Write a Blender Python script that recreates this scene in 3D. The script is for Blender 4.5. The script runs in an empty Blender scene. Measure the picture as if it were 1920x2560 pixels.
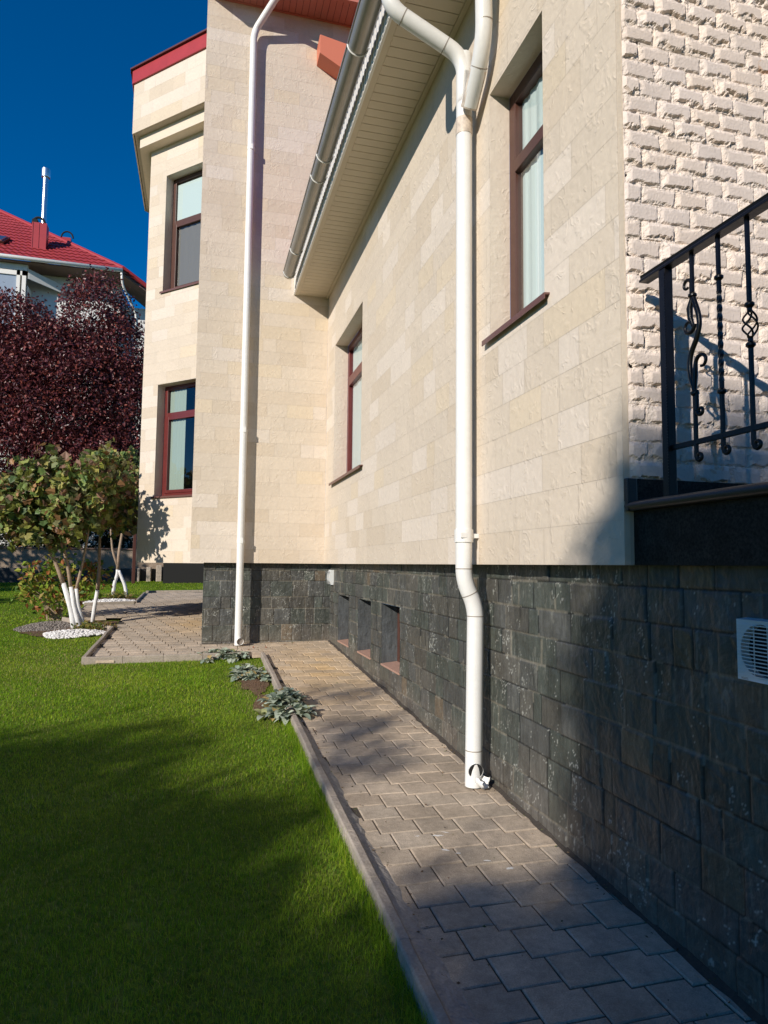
import bpy, math, random
import numpy as np
from mathutils import Vector, Matrix
rnd = random.Random(7)
rng = np.random.default_rng(11)
S = bpy.context.scene
C = S.collection
R = math.radians

# ------------------------------------------------------------------ camera
cam_d = bpy.data.cameras.new('camera')
cam = bpy.data.objects.new('camera', cam_d); C.objects.link(cam)
fpx = 1707.0
Yc = Vector(((503-960)/fpx, -(1408-1280)/fpx, -1)).normalized()
_a = .0098; _b = -(_a*Yc.x + Yc.y)/Yc.z
Zc = Vector((_a, 1, _b)).normalized()
Xc = Yc.cross(Zc)
cam.matrix_world = Matrix((Xc, Yc, Zc)).to_4x4()
cam_d.sensor_fit = 'VERTICAL'; cam_d.sensor_height = 36.0
cam_d.lens = fpx/2560*36
cam_d.clip_start = .05; cam_d.clip_end = 2000
S.camera = cam

# ------------------------------------------------------------------ light
SUN = Vector((1, .87, -.60)).normalized()
elev = math.asin(-SUN.z)
az = math.atan2(-SUN.x, -SUN.y)          # compass direction of the sun, clockwise from +Y
W = bpy.data.worlds.new('World'); S.world = W; W.use_nodes = True
wn = W.node_tree; wn.nodes.clear()
sky = wn.nodes.new('ShaderNodeTexSky'); sky.sky_type = 'NISHITA'; sky.sun_disc = False
sky.sun_elevation = elev; sky.sun_rotation = az
sky.air_density = 1.0; sky.dust_density = 0.0; sky.ozone_density = 5.0; sky.altitude = 1500
hs = wn.nodes.new('ShaderNodeHueSaturation'); hs.inputs['Saturation'].default_value = 1.3
hs.inputs['Hue'].default_value = .503; hs.inputs['Value'].default_value = 1.5
bgn = wn.nodes.new('ShaderNodeBackground'); bgn.inputs['Strength'].default_value = .078
wo = wn.nodes.new('ShaderNodeOutputWorld')
wn.links.new(sky.outputs[0], hs.inputs['Color']); wn.links.new(hs.outputs[0], bgn.inputs[0]); wn.links.new(bgn.outputs[0], wo.inputs[0])
sd = bpy.data.lights.new('sun', 'SUN'); sd.energy = 5.0; sd.angle = R(.55); sd.color = (1.0, .92, .81)
so = bpy.data.objects.new('sun', sd); C.objects.link(so)
so.rotation_euler = SUN.to_track_quat('-Z', 'Y').to_euler()
S.view_settings.view_transform = 'Standard'; S.view_settings.look = 'None'
S.view_settings.exposure = 0.0; S.view_settings.gamma = 1.0
S.render.engine = 'CYCLES'
S.cycles.max_bounces = 6; S.cycles.transparent_max_bounces = 12
S.cycles.caustics_reflective = False; S.cycles.caustics_refractive = False

# ------------------------------------------------------------------ materials
def mat(name, color=(.5,.5,.5), rough=.6, metal=0., attr=None, noise=None, bump=None, spec=.5, trans=0., attr_mix='MULTIPLY'):
    """noise: list of (scale, amount, detail[, stretch xyz]) value variation; bump: list of (scale, strength_m, detail)"""
    m = bpy.data.materials.new(name); m.use_nodes = True
    nt = m.node_tree; N = nt.nodes; L = nt.links
    p = N['Principled BSDF']; p.inputs['Roughness'].default_value = rough; p.inputs['Metallic'].default_value = metal
    p.inputs['Specular IOR Level'].default_value = spec
    tc = N.new('ShaderNodeTexCoord')
    rgb = N.new('ShaderNodeRGB'); rgb.outputs[0].default_value = (*color, 1)
    cur = rgb.outputs[0]
    if attr:
        at = N.new('ShaderNodeAttribute'); at.attribute_name = attr
        mx = N.new('ShaderNodeMix'); mx.data_type = 'RGBA'; mx.blend_type = attr_mix; mx.inputs[0].default_value = 1
        L.new(cur, mx.inputs[6]); L.new(at.outputs['Color'], mx.inputs[7]); cur = mx.outputs[2]
    for nz in (noise or []):
        n = N.new('ShaderNodeTexNoise'); n.inputs['Scale'].default_value = nz[0]; n.inputs['Detail'].default_value = nz[2]
        n.inputs['Roughness'].default_value = .62
        if len(nz) > 3:
            mp = N.new('ShaderNodeMapping'); mp.inputs['Scale'].default_value = nz[3]
            L.new(tc.outputs['Object'], mp.inputs[0]); L.new(mp.outputs[0], n.inputs['Vector'])
        else: L.new(tc.outputs['Object'], n.inputs['Vector'])
        mr = N.new('ShaderNodeMapRange'); mr.inputs['From Min'].default_value = .25; mr.inputs['From Max'].default_value = .75
        mr.inputs['To Min'].default_value = 1-nz[1]; mr.inputs['To Max'].default_value = 1+nz[1]
        L.new(n.outputs['Fac'], mr.inputs[0])
        mx = N.new('ShaderNodeVectorMath'); mx.operation = 'SCALE'
        L.new(cur, mx.inputs[0]); L.new(mr.outputs[0], mx.inputs['Scale']); cur = mx.outputs[0]
    L.new(cur, p.inputs['Base Color'])
    if trans:
        tb = N.new('ShaderNodeBsdfTranslucent'); L.new(cur, tb.inputs[0])
        ms = N.new('ShaderNodeMixShader'); ms.inputs[0].default_value = trans
        L.new(p.outputs[0], ms.inputs[1]); L.new(tb.outputs[0], ms.inputs[2])
        L.new(ms.outputs[0], N['Material Output'].inputs['Surface'])
    prev = None
    for b in (bump or []):
        n = N.new('ShaderNodeTexNoise'); n.inputs['Scale'].default_value = b[0]; n.inputs['Detail'].default_value = b[2]
        if len(b) > 3: n.inputs['Distortion'].default_value = b[3]
        L.new(tc.outputs['Object'], n.inputs['Vector'])
        bp = N.new('ShaderNodeBump'); bp.inputs['Distance'].default_value = b[1]; bp.inputs['Strength'].default_value = 1
        h = n.outputs['Fac']
        if len(b) > 4 and b[4] == 'ridge':        # thin raised squiggles
            s1 = N.new('ShaderNodeMath'); s1.operation = 'SUBTRACT'; L.new(h, s1.inputs[0]); s1.inputs[1].default_value = .5
            s2 = N.new('ShaderNodeMath'); s2.operation = 'ABSOLUTE'; L.new(s1.outputs[0], s2.inputs[0])
            s3 = N.new('ShaderNodeMapRange'); L.new(s2.outputs[0], s3.inputs[0]); s3.inputs['From Max'].default_value = .10
            s3.inputs['To Min'].default_value = 1; s3.inputs['To Max'].default_value = 0
            n2 = N.new('ShaderNodeTexNoise'); n2.inputs['Scale'].default_value = b[0]*.9; L.new(tc.outputs['Object'], n2.inputs['Vector'])
            s4 = N.new('ShaderNodeMapRange'); L.new(n2.outputs['Fac'], s4.inputs[0]); s4.inputs['From Min'].default_value = .5; s4.inputs['From Max'].default_value = .6
            s5 = N.new('ShaderNodeMath'); s5.operation = 'MULTIPLY'; L.new(s3.outputs[0], s5.inputs[0]); L.new(s4.outputs[0], s5.inputs[1])
            h = s5.outputs[0]
        L.new(h, bp.inputs['Height'])
        if prev: L.new(prev, bp.inputs['Normal'])
        prev = bp.outputs[0]
    if prev: L.new(prev, p.inputs['Normal'])
    return m

M = {}
M['clad'] = mat('limestone_cladding', (.64,.55,.445), .85, attr='tone', noise=[(1.1,.04,2),(26,.05,4)], spec=.2,
                bump=[(11,.0020,2,.8,'ridge'),(6,.005,3,1.2),(24,.0022,3),(120,.0006,2)])
M['joint'] = mat('cladding_joint', (.53,.455,.37), .9)
M['trim'] = mat('limestone_trim', (.68,.585,.47), .8, noise=[(30,.05,3)], bump=[(60,.002,3)])
M['rough'] = mat('split_face_stone', (.70,.60,.535), .85, attr='tone', noise=[(9,.05,4),(70,.06,4)], spec=.2, bump=[(90,.003,4),(300,.001,3)])
M['slate'] = mat('riven_slate', (1,1,1),   .46, attr='tone', noise=[(7,.28,6,(1,1,.35)),(45,.38,6,(1,1,.22))], spec=.5,
                 bump=[(9,.016,7,.5),(45,.0035,5)])
M['granite'] = mat('dark_granite', (.024,.021,.018), .62, noise=[(90,.95,4),(14,.4,3)], spec=.15, bump=[(140,.0006,2)])
M['granite_edge'] = mat('polished_granite_edge', (.036,.032,.033), .35, noise=[(160,.4,3)], spec=.5)
M['white_metal'] = mat('white_painted_metal', (.77,.765,.74), .35, noise=[(2.2,.05,4),(24,.04,4)], spec=.5, bump=[(3,.001,2)])
M['stain'] = mat('rust_stained_metal', (.60,.51,.42), .5, noise=[(14,.45,5),(60,.2,3)], spec=.4)
M['seam'] = mat('pipe_seam', (.30,.26,.22), .6)
M['soffit'] = mat('cream_soffit_panel', (.60,.52,.40), .55, noise=[(3,.05,2)])
M['groove'] = mat('soffit_groove', (.17,.135,.095), .9)
M['fascia'] = mat('white_fascia', (.76,.74,.70), .4)
M['gutter'] = mat('grey_steel_gutter', (.36,.34,.31), .33, metal=.35, noise=[(4,.08,3)], spec=.5)
M['red_soffit'] = mat('red_soffit_panel', (.50,.185,.14), .5, noise=[(4,.06,2)])
M['orange_red'] = mat('terracotta_fascia', (.62,.19,.11), .5)
M['red_fascia'] = mat('crimson_roof_fascia', (.38,.035,.04), .4, noise=[(6,.08,3)])
M['tile'] = mat('red_metal_tile', (.30,.036,.04), .42, noise=[(1.5,.12,4),(14,.1,3)])
M['dark_tile'] = mat('dark_roof_edge', (.10,.02,.02), .5)
M['brown_frame'] = mat('brown_window_frame', (.085,.035,.025), .42, noise=[(8,.1,2)])
M['red_frame'] = mat('mahogany_window_frame', (.13,.022,.020), .35, noise=[(8,.1,2)])
M['sill'] = mat('brown_sill_metal', (.14,.065,.055), .4)
M['stone_sill'] = mat('pink_brick_sill', (.40,.24,.18), .8, noise=[(30,.15,4)], bump=[(50,.004,3)])
M['curtain'] = mat('pale_curtain', (.66,.70,.70), .9)
M['grey_blind'] = mat('grey_blind', (.20,.17,.16), .8)
M['tint'] = mat('pale_green_curtain', (.36,.40,.35), .9)
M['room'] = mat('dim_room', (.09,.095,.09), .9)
M['dark'] = mat('dark_void', (.012,.012,.012), .9)
M['iron'] = mat('black_wrought_iron', (.008,.007,.007), .33, noise=[(40,.3,3)], spec=.4, bump=[(120,.0008,2)])
M['plastic'] = mat('white_plastic', (.66,.68,.68), .4)
M['steel'] = mat('bright_stainless_steel', (.72,.72,.74), .32, metal=1.)
M['render_white'] = mat('white_render', (.72,.72,.70), .9, noise=[(3,.06,3)])
M['brown_soffit'] = mat('brown_soffit', (.16,.10,.075), .8)
M['paver'] = mat('concrete_paver', (.455,.375,.29), .93, attr='tone', noise=[(.9,.12,3),(4,.24,6),(28,.18,4),(190,.24,3)], spec=.15, bump=[(140,.0035,3),(25,.002,3)])
M['sand'] = mat('joint_sand', (.055,.045,.036), .95, noise=[(60,.3,3)])
M['kerb'] = mat('concrete_kerb', (.36,.31,.26), .95, noise=[(3,.2,6),(18,.15,5),(90,.16,4)], spec=.15, bump=[(60,.005,4),(9,.008,4)])
M['mortar'] = mat('grey_mortar', (.40,.37,.34), .95, noise=[(9,.2,5),(90,.15,3)], spec=.1, bump=[(35,.012,4)])
M['splash'] = mat('white_paint_splash', (.74,.72,.68), .8)
M['soil'] = mat('lawn_soil', (.13,.17,.03), .98, noise=[(2,.2,3),(25,.45,5)], spec=.05, bump=[(40,.02,4)])
M['earth'] = mat('bare_earth', (.16,.105,.07), .98, noise=[(20,.35,5)], spec=.05, bump=[(50,.02,4)])
M['grass'] = mat('grass_blade', (1,1,1), .55, attr='tone', spec=.25, trans=.5)
M['leaf'] = mat('leaf', (1,1,1), .5, attr='tone', spec=.3, trans=.28)
M['plumleaf'] = mat('plum_leaf', (1,1,1), .4, attr='tone', spec=.45, trans=.18)
M['felt'] = mat('felted_leaf', (1,1,1), .9, attr='tone', spec=.1, trans=.15)
M['bark'] = mat('tan_bark', (.34,.25,.18), .85, noise=[(12,.25,5)], bump=[(40,.008,4)])
M['lime'] = mat('whitewash', (.74,.74,.74), .85, noise=[(15,.08,4)], bump=[(40,.006,4)])
M['darkbark'] = mat('dark_bark', (.06,.045,.04), .9, bump=[(20,.02,4)])
M['pebble'] = mat('white_marble_pebble', (.80,.79,.78), .7, attr='tone')
M['gravel'] = mat('grey_gravel', (1,1,1), .9, attr='tone')
M['gwall'] = mat('garden_wall_render', (.30,.23,.17), .9, noise=[(3,.15,4)], bump=[(12,.02,3)])
M['gbase'] = mat('garden_wall_base', (.045,.045,.045), .8, noise=[(4,.2,4)])
M['stonepile'] = mat('pale_block', (.40,.34,.28), .9, noise=[(5,.2,4)], bump=[(15,.03,4)])
M['downbrown'] = mat('dark_brown_metal', (.07,.022,.015), .4)

def glass_mat():
    m = bpy.data.materials.new('window_glass'); m.use_nodes = True
    nt = m.node_tree; N = nt.nodes; L = nt.links; N.remove(N['Principled BSDF'])
    tr = N.new('ShaderNodeBsdfTransparent'); tr.inputs[0].default_value = (.88,.95,.94,1)
    gl = N.new('ShaderNodeBsdfGlossy'); gl.inputs['Roughness'].default_value = .02; gl.inputs[0].default_value = (.95,.97,1,1)
    fr = N.new('ShaderNodeLayerWeight'); fr.inputs['Blend'].default_value = .5
    pw = N.new('ShaderNodeMath'); pw.operation = 'POWER'; pw.inputs[1].default_value = 4.0
    mr = N.new('ShaderNodeMath'); mr.operation = 'MULTIPLY_ADD'; mr.inputs[1].default_value = .9; mr.inputs[2].default_value = .07
    mx = N.new('ShaderNodeMixShader')
    L.new(fr.outputs['Facing'], pw.inputs[0]); L.new(pw.outputs[0], mr.inputs[0]); L.new(mr.outputs[0], mx.inputs[0]); L.new(tr.outputs[0], mx.inputs[1]); L.new(gl.outputs[0], mx.inputs[2])
    L.new(mx.outputs[0], N['Material Output'].inputs['Surface'])
    return m
M['glass'] = glass_mat()

# ------------------------------------------------------------------ mesh helpers
def mesh_np(name, V, F, material, parent=None, color=None, smooth=False):
    V = np.asarray(V, dtype=np.float32).reshape(-1, 3)
    me = bpy.data.meshes.new(name)
    me.vertices.add(len(V)); me.vertices.foreach_set('co', V.ravel())
    if isinstance(F, np.ndarray): lens = np.full(len(F), F.shape[1], dtype=np.int32); flat = F.ravel().astype(np.int32)
    else:
        lens = np.array([len(f) for f in F], dtype=np.int32); flat = np.array([i for f in F for i in f], dtype=np.int32)
    me.loops.add(len(flat)); me.loops.foreach_set('vertex_index', flat)
    me.polygons.add(len(lens)); me.polygons.foreach_set('loop_start', np.concatenate([[0], np.cumsum(lens)[:-1]]).astype(np.int32))
    me.polygons.foreach_set('loop_total', lens)
    me.polygons.foreach_set('use_smooth', np.full(len(lens), smooth))
    me.update(calc_edges=True)
    if color is not None:
        ca = me.color_attributes.new('tone', 'FLOAT_COLOR', 'POINT')
        c4 = np.ones((len(V), 4), dtype=np.float32); c4[:, :3] = color
        ca.data.foreach_set('color', c4.ravel())
    me.materials.append(material)
    o = bpy.data.objects.new(name, me); C.objects.link(o)
    if parent is not None: o.parent = parent
    return o

class MB:
    def __init__(s): s.v = []; s.f = []; s.c = []
    def add(s, vs, fs, col=(1,1,1)):
        n = len(s.v); s.v += [tuple(v) for v in vs]; s.f += [tuple(i+n for i in f) for f in fs]; s.c += [col]*len(vs); return s
    def box(s, x0, x1, y0, y1, z0, z1, col=(1,1,1)):
        vs = [(x,y,z) for z in (z0,z1) for y in (y0,y1) for x in (x0,x1)]
        return s.add(vs, [(0,2,3,1),(4,5,7,6),(0,1,5,4),(2,6,7,3),(0,4,6,2),(1,3,7,5)], col)
    def obox(s, o, a, b, c, col=(1,1,1)):
        """box from corner o with edge vectors a,b,c"""
        o,a,b,c = map(Vector,(o,a,b,c))
        vs = [o+a*i+b*j+c*k for k in (0,1) for j in (0,1) for i in (0,1)]
        return s.add(vs, [(0,2,3,1),(4,5,7,6),(0,1,5,4),(2,6,7,3),(0,4,6,2),(1,3,7,5)], col)
    def prism(s, pts, d, col=(1,1,1)):
        """closed polygon pts extruded by vector d"""
        pts = [Vector(p) for p in pts]; d = Vector(d); n = len(pts)
        vs = pts+[p+d for p in pts]
        return s.add(vs, [tuple(range(n))[::-1], tuple(range(n,2*n))]+[(i,(i+1)%n,(i+1)%n+n,i+n) for i in range(n)], col)
    def tube(s, pts, rad, seg=12, cap=True, col=(1,1,1), closed=False, sq=None):
        pts = [Vector(p) for p in pts]; n = len(pts)
        if not isinstance(rad, (list,tuple)): rad = [rad]*n
        up = None; rings = []
        for i,p in enumerate(pts):
            t = (pts[min(i+1,n-1)]-pts[max(i-1,0)]).normalized()
            if up is None:
                up = Vector((0,0,1)) if abs(t.z) < .9 else Vector((0,1,0))
            a = (up - t*up.dot(t)).normalized(); up = a; b = t.cross(a)
            ring = []
            for k in range(seg):
                th = 2*math.pi*k/seg
                if sq: ring.append(p + a*(sq[0]*(1 if math.cos(th+.01)>0 else -1)) + b*(sq[1]*(1 if math.sin(th+.01+math.pi/4*0)>0 else -1)))
                else: ring.append(p + a*math.cos(th)*rad[i] + b*math.sin(th)*rad[i])
            rings.append(ring)
        vs = [v for r in rings for v in r]
        fs = [(i*seg+k, i*seg+(k+1)%seg, (i+1)*seg+(k+1)%seg, (i+1)*seg+k) for i in range(n-1) for k in range(seg)]
        if cap: fs += [tuple(range(seg))[::-1], tuple(range((n-1)*seg, n*seg))]
        return s.add(vs, fs, col)
    def bar(s, p, q, w, h, twist=0, n=1, up=(0,0,1)):
        p,q = Vector(p),Vector(q); t = (q-p).normalized(); up = Vector(up)
        if abs(t.dot(up)) > .95: up = Vector((0,1,0))
        a = (up-t*up.dot(t)).normalized(); b = t.cross(a); vs = []
        for i in range(n+1):
            th = twist*i/n; a2 = a*math.cos(th)+b*math.sin(th); b2 = b*math.cos(th)-a*math.sin(th); c = p.lerp(q, i/n)
            vs += [c+a2*h/2+b2*w/2, c+a2*h/2-b2*w/2, c-a2*h/2-b2*w/2, c-a2*h/2+b2*w/2]
        fs = [(3,2,1,0), tuple(range(4*n,4*n+4))]+[(4*i+k,4*i+(k+1)%4,4*i+4+(k+1)%4,4*i+4+k) for i in range(n) for k in range(4)]
        return s.add(vs, fs)
    def lathe(s, c, prof, seg=16, axis='z'):
        c = Vector(c); vs = []
        for (r,h) in prof:
            for k in range(seg):
                th = 2*math.pi*k/seg
                vs.append(c+Vector((r*math.cos(th), r*math.sin(th), h)))
        n = len(prof)
        fs = [(i*seg+k, i*seg+(k+1)%seg, (i+1)*seg+(k+1)%seg, (i+1)*seg+k) for i in range(n-1) for k in range(seg)]
        fs += [tuple(range(seg))[::-1], tuple(range((n-1)*seg,n*seg))]
        return s.add(vs, fs)
    def build(s, name, material, parent=None, smooth=False, bevel=0, color=False, auto=False):
        o = mesh_np(name, s.v, s.f, material, parent, np.array(s.c) if color else None, smooth)
        if bevel:
            md = o.modifiers.new('bevel', 'BEVEL'); md.width = bevel; md.segments = 2; md.limit_method = 'ANGLE'; md.angle_limit = R(40)
        if auto: o.data.shade_smooth(); o.data.set_sharp_from_angle(angle=R(40))
        return o

def tag(o, label=None, cat=None, group=None, kind=None):
    if label: o['label'] = label
    if cat: o['category'] = cat
    if group: o['group'] = group
    if kind: o['kind'] = kind
    return o
def empty(name, loc, label, cat, group=None):
    o = bpy.data.objects.new(name, None); C.objects.link(o); o.empty_display_size = .2
    # parts are modelled in world coordinates; the Empty stands at the base, parts keep their place
    o.location = loc; return tag(o, label, cat, group)
def adopt(root, *parts):
    bpy.context.view_layer.update()
    for p in parts:
        p.parent = root; p.matrix_parent_inverse = root.matrix_world.inverted()

def gz(x, y, dz=0.):
    x = np.clip(x, -12, 2.5); y = np.clip(y, -3, 23.2)
    return -1.674 + .012*x + .048*y + dz
LAWN = -.045

# value noise on a grid (for relief)
def vnoise(U, V, scale, seed):
    r = np.random.default_rng(seed); T = r.random((256, 256))
    x = U*scale; y = V*scale; xi = np.floor(x).astype(int); yi = np.floor(y).astype(int); fx = x-xi; fy = y-yi
    fx = fx*fx*(3-2*fx); fy = fy*fy*(3-2*fy)
    g = lambda a, b: T[a % 256, b % 256]
    return (g(xi,yi)*(1-fx)+g(xi+1,yi)*fx)*(1-fy)+(g(xi,yi+1)*(1-fx)+g(xi+1,yi+1)*fx)*fy
def fbm(U, V, scale, seed, octv=4, gain=.5):
    s = 0; a = 1; t = 0
    for i in range(octv): s = s+a*vnoise(U, V, scale*2**i, seed+i*17); t += a; a *= gain
    return s/t

# ------------------------------------------------------------------ walls of flat cut stone
def clip_rects(rect, holes):
    out = [rect]
    for h in holes:
        nxt = []
        for (a,b,c,d) in out:   # u0,u1,v0,v1
            if h[1] <= a or h[0] >= b or h[3] <= c or h[2] >= d: nxt.append((a,b,c,d)); continue
            if a < h[0]: nxt.append((a,h[0],c,d))
            if b > h[1]: nxt.append((h[1],b,c,d))
            a2, b2 = max(a,h[0]), min(b,h[1])
            if c < h[2]: nxt.append((a2,b2,c,h[2]))
            if d > h[3]: nxt.append((a2,b2,h[3],d))
        out = nxt
    return out
def clad_wall(name, P, U, Nn, u0, u1, v0, v1, holes, seed, thick=.12, rowh=.2, v_off=0., parent=None, label=None, light=.12):
    """P origin, U direction along the wall, Nn outward normal; tiles as 3 mm proud faces over a backing slab"""
    r = random.Random(seed); U = Vector(U).normalized(); Nn = Vector(Nn).normalized(); P = Vector(P)
    pt = lambda u, v, n: P+U*u+Vector((0,0,v))+Nn*n
    FQ = (0,1,2,3) if U.cross(Vector((0,0,1))).dot(Nn) > 0 else (3,2,1,0)
    tb = MB(); v = v_off
    while v > v0: v -= rowh
    g = .0007
    while v < v1:
        u = u0-r.random()*.4
        while u < u1:
            w = r.choice([.2,.3,.4,.4,.6,.8])
            rc = (max(u,u0), min(u+w,u1), max(v,v0), min(v+rowh,v1))
            if rc[1]-rc[0] > .004 and rc[3]-rc[2] > .004:
                q = r.random()+.16*math.sin(u*1.7+seed)*math.sin(v*2.3+seed*.7)
                t = 1+r.uniform(-.03,.03)
                if q < light+.04: col = (t*1.07, t*1.09, t*1.14)
                elif q < light+.20: col = (t*.96, t*.945, t*.92)
                elif q < light+.27: col = (t*1.02, t*1.0, t*.94)
                else: col = (t, t, t)
                for (a,b,c,d) in clip_rects(rc, holes):
                    if b-a > 3*g and d-c > 3*g:
                        a2 = a+g if a == rc[0] and a > u0 else a; b2 = b-g if b == rc[1] and b < u1 else b
                        c2 = c+g if c == rc[2] and c > v0 else c; d2 = d-g if d == rc[3] and d < v1 else d
                        tb.add([pt(a2,c2,0),pt(b2,c2,0),pt(b2,d2,0),pt(a2,d2,0)], [FQ], col)
                    # real tile edges are hidden inside the 1 mm joints
            u += w
        v += rowh
    w = tb.build(name, M['clad'], parent, color=True)
    if label: w['label'] = label
    # backing slab with reveals
    bb = MB()
    for (a,b,c,d) in clip_rects((u0,u1,v0,v1), holes):
        bb.add([pt(a,c,-.0015),pt(b,c,-.0015),pt(b,d,-.0015),pt(a,d,-.0015)], [(0,1,2,3)])
    for (a,b,e) in ((u0,u1,v0),(u0,u1,v1)):
        bb.add([pt(a,e,-.0002),pt(b,e,-.0002),pt(b,e,-thick),pt(a,e,-thick)], [(0,1,2,3)])
    for e in (u0,u1):
        bb.add([pt(e,v0,-.0002),pt(e,v1,-.0002),pt(e,v1,-thick),pt(e,v0,-thick)], [(0,1,2,3)])
    j = bb.build('joint', M['joint'], None); adopt(w, j)
    return w
def reveal(P, U, Nn, hole, depth, material, name='reveal', n0=0.):
    U = Vector(U).normalized(); Nn = Vector(Nn).normalized(); P = Vector(P); a,b,c,d = hole
    pt = lambda u, v, n: P+U*u+Vector((0,0,v))+Nn*n
    m = MB(); e = .004; col = (1.05,1.06,1.1)
    for q in ([(a,c),(a,d)], [(b,d),(b,c)], [(a,d),(b,d)], [(b,c),(a,c)]):
        (u1,v1),(u2,v2) = q
        m.add([pt(u1,v1,n0-.0003),pt(u2,v2,n0-.0003),pt(u2,v2,-depth),pt(u1,v1,-depth)], [(0,1,2,3)], col)
    return m.build(name, material, None, color=True)

def window(P, U, Nn, hole, depth, transom, fw=.07, frame_m='brown_frame', sash=True, curtain=None, blind=None, sill=(.05,.05), lower_in=.0, mullion=None, label=None):
    """frame + transom + two panes + curtain behind + sloping metal sill"""
    U = Vector(U).normalized(); Nn = Vector(Nn).normalized(); P = Vector(P); a,b,c,d = hole; Z = Vector((0,0,1))
    pt = lambda u, v, n: P+U*u+Z*v+Nn*n
    fr = MB(); dp = .07; n0 = -depth
    def member(u0,u1,v0,v1,no,ni): fr.obox(pt(u0,v0,ni), U*(u1-u0), Z*(v1-v0), Nn*(no-ni))
    member(a,a+fw,c,d,n0,n0-dp); member(b-fw,b,c,d,n0,n0-dp)
    member(a+fw,b-fw,c,c+fw,n0,n0-dp); member(a+fw,b-fw,d-fw,d,n0,n0-dp)
    if transom: member(a+fw,b-fw,transom-fw/2,transom+fw/2,n0+.004,n0-dp)
    # inner sash of the lower light
    sw = .055
    top = (transom-fw/2) if transom else d-fw
    x0,x1,y0,y1 = a+fw,b-fw,c+fw,top
    if sash:
        member(x0,x0+sw,y0,y1,n0+.012,n0-.05); member(x1-sw,x1,y0,y1,n0+.012,n0-.05)
        member(x0+sw,x1-sw,y0,y0+sw,n0+.012,n0-.05); member(x0+sw,x1-sw,y1-sw,y1,n0+.012,n0-.05)
    f = fr.build('window', M[frame_m], None, bevel=.004)
    if label: f['label'] = label
    parts = []
    g = MB()
    FQ = (0,1,2,3) if U.cross(Z).dot(Nn) > 0 else (3,2,1,0)
    k = sw if sash else 0
    g.add([pt(x0+k,y0+k,n0-.022),pt(x1-k,y0+k,n0-.022),pt(x1-k,y1-k,n0-.022),pt(x0+k,y1-k,n0-.022)], [FQ])
    if transom: g.add([pt(x0,transom+fw/2,n0-.032),pt(x1,transom+fw/2,n0-.032),pt(x1,d-fw,n0-.032),pt(x0,d-fw,n0-.032)], [FQ])
    parts.append(g.build('pane', M['glass'], None))
    # silver spacer between the panes
    sp = MB()
    for (e0,e1,h0,h1) in ((x0+k,x0+k+.008,y0+k,y1-k),(x0+k,x1-k,y0+k,y0+k+.008)):
        sp.obox(pt(e0,h0,n0-.04), U*(e1-e0), Z*(h1-h0), Nn*.014)
    parts.append(sp.build('spacer', M['steel'], None))
    if curtain:
        cm = MB(); nseg = 40; amp = .004; cn = n0-.052
        u0c, u1c = a+fw*.9+(b-a)*curtain[1], b-fw*.9-(b-a)*curtain[2]
        vs = []
        for i in range(nseg+1):
            u = u0c+(u1c-u0c)*i/nseg; q = amp*math.sin(i*.9)+amp*.5*math.sin(i*2.3+1)
            vs += [pt(u,c+fw*.9,cn+q), pt(u,d-fw*.9,cn+q)]
        cm.add(vs, [(2*i,2*i+2,2*i+3,2*i+1) for i in range(nseg)])
        parts.append(cm.build('curtain', M[curtain[0]], None, smooth=True))
    if blind:
        bm = MB(); bn = n0-.045
        bm.add([pt(a+fw,blind[1],bn),pt(b-fw,blind[1],bn),pt(b-fw,blind[2],bn),pt(a+fw,blind[2],bn)], [(0,1,2,3)])
        parts.append(bm.build('blind', M[blind[0]], None))
    # room behind: open-fronted box
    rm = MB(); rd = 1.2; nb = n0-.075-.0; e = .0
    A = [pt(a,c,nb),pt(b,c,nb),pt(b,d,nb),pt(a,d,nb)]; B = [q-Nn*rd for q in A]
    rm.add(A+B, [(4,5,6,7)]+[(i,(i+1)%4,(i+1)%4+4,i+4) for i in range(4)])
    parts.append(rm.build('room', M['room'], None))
    if sill:
        proj, ov = sill; sm = MB(); t = .012
        prof = [pt(a-ov,c+.022,n0+.002), pt(a-ov,c+.004,proj), pt(a-ov,c-.030,proj), pt(a-ov,c-.030,proj-.006), pt(a-ov,c-.006,proj-.006), pt(a-ov,c+.010,n0+.002)]
        sm.prism(prof, U*(b-a+2*ov))
        parts.append(sm.build('sill', M['sill'], None))
    adopt(f, *parts)
    return f

# ================================================================== THE SETTING
# lawn / ground sheet to the horizon
xs = np.unique(np.concatenate([[-400,-150,-60,-30],np.arange(-14,6.01,1.0),[10,20,40,90,200,400]]))
ys = np.unique(np.concatenate([[-400,-150,-60,-30,-15,-8],np.arange(-4,26.01,1.0),[30,40,60,100,200,500]]))
GX, GY = np.meshgrid(xs, ys)
V = np.stack([GX, GY, gz(GX,GY,LAWN-.0)], -1).reshape(-1,3)
nx, ny = len(xs), len(ys)
I = (np.arange(ny-1)[:,None]*nx+np.arange(nx-1)[None,:]).ravel()
F = np.stack([I,I+1,I+1+nx,I+nx],-1)
ground = tag(mesh_np('lawn', V, F, M['soil']), kind='structure')

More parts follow.
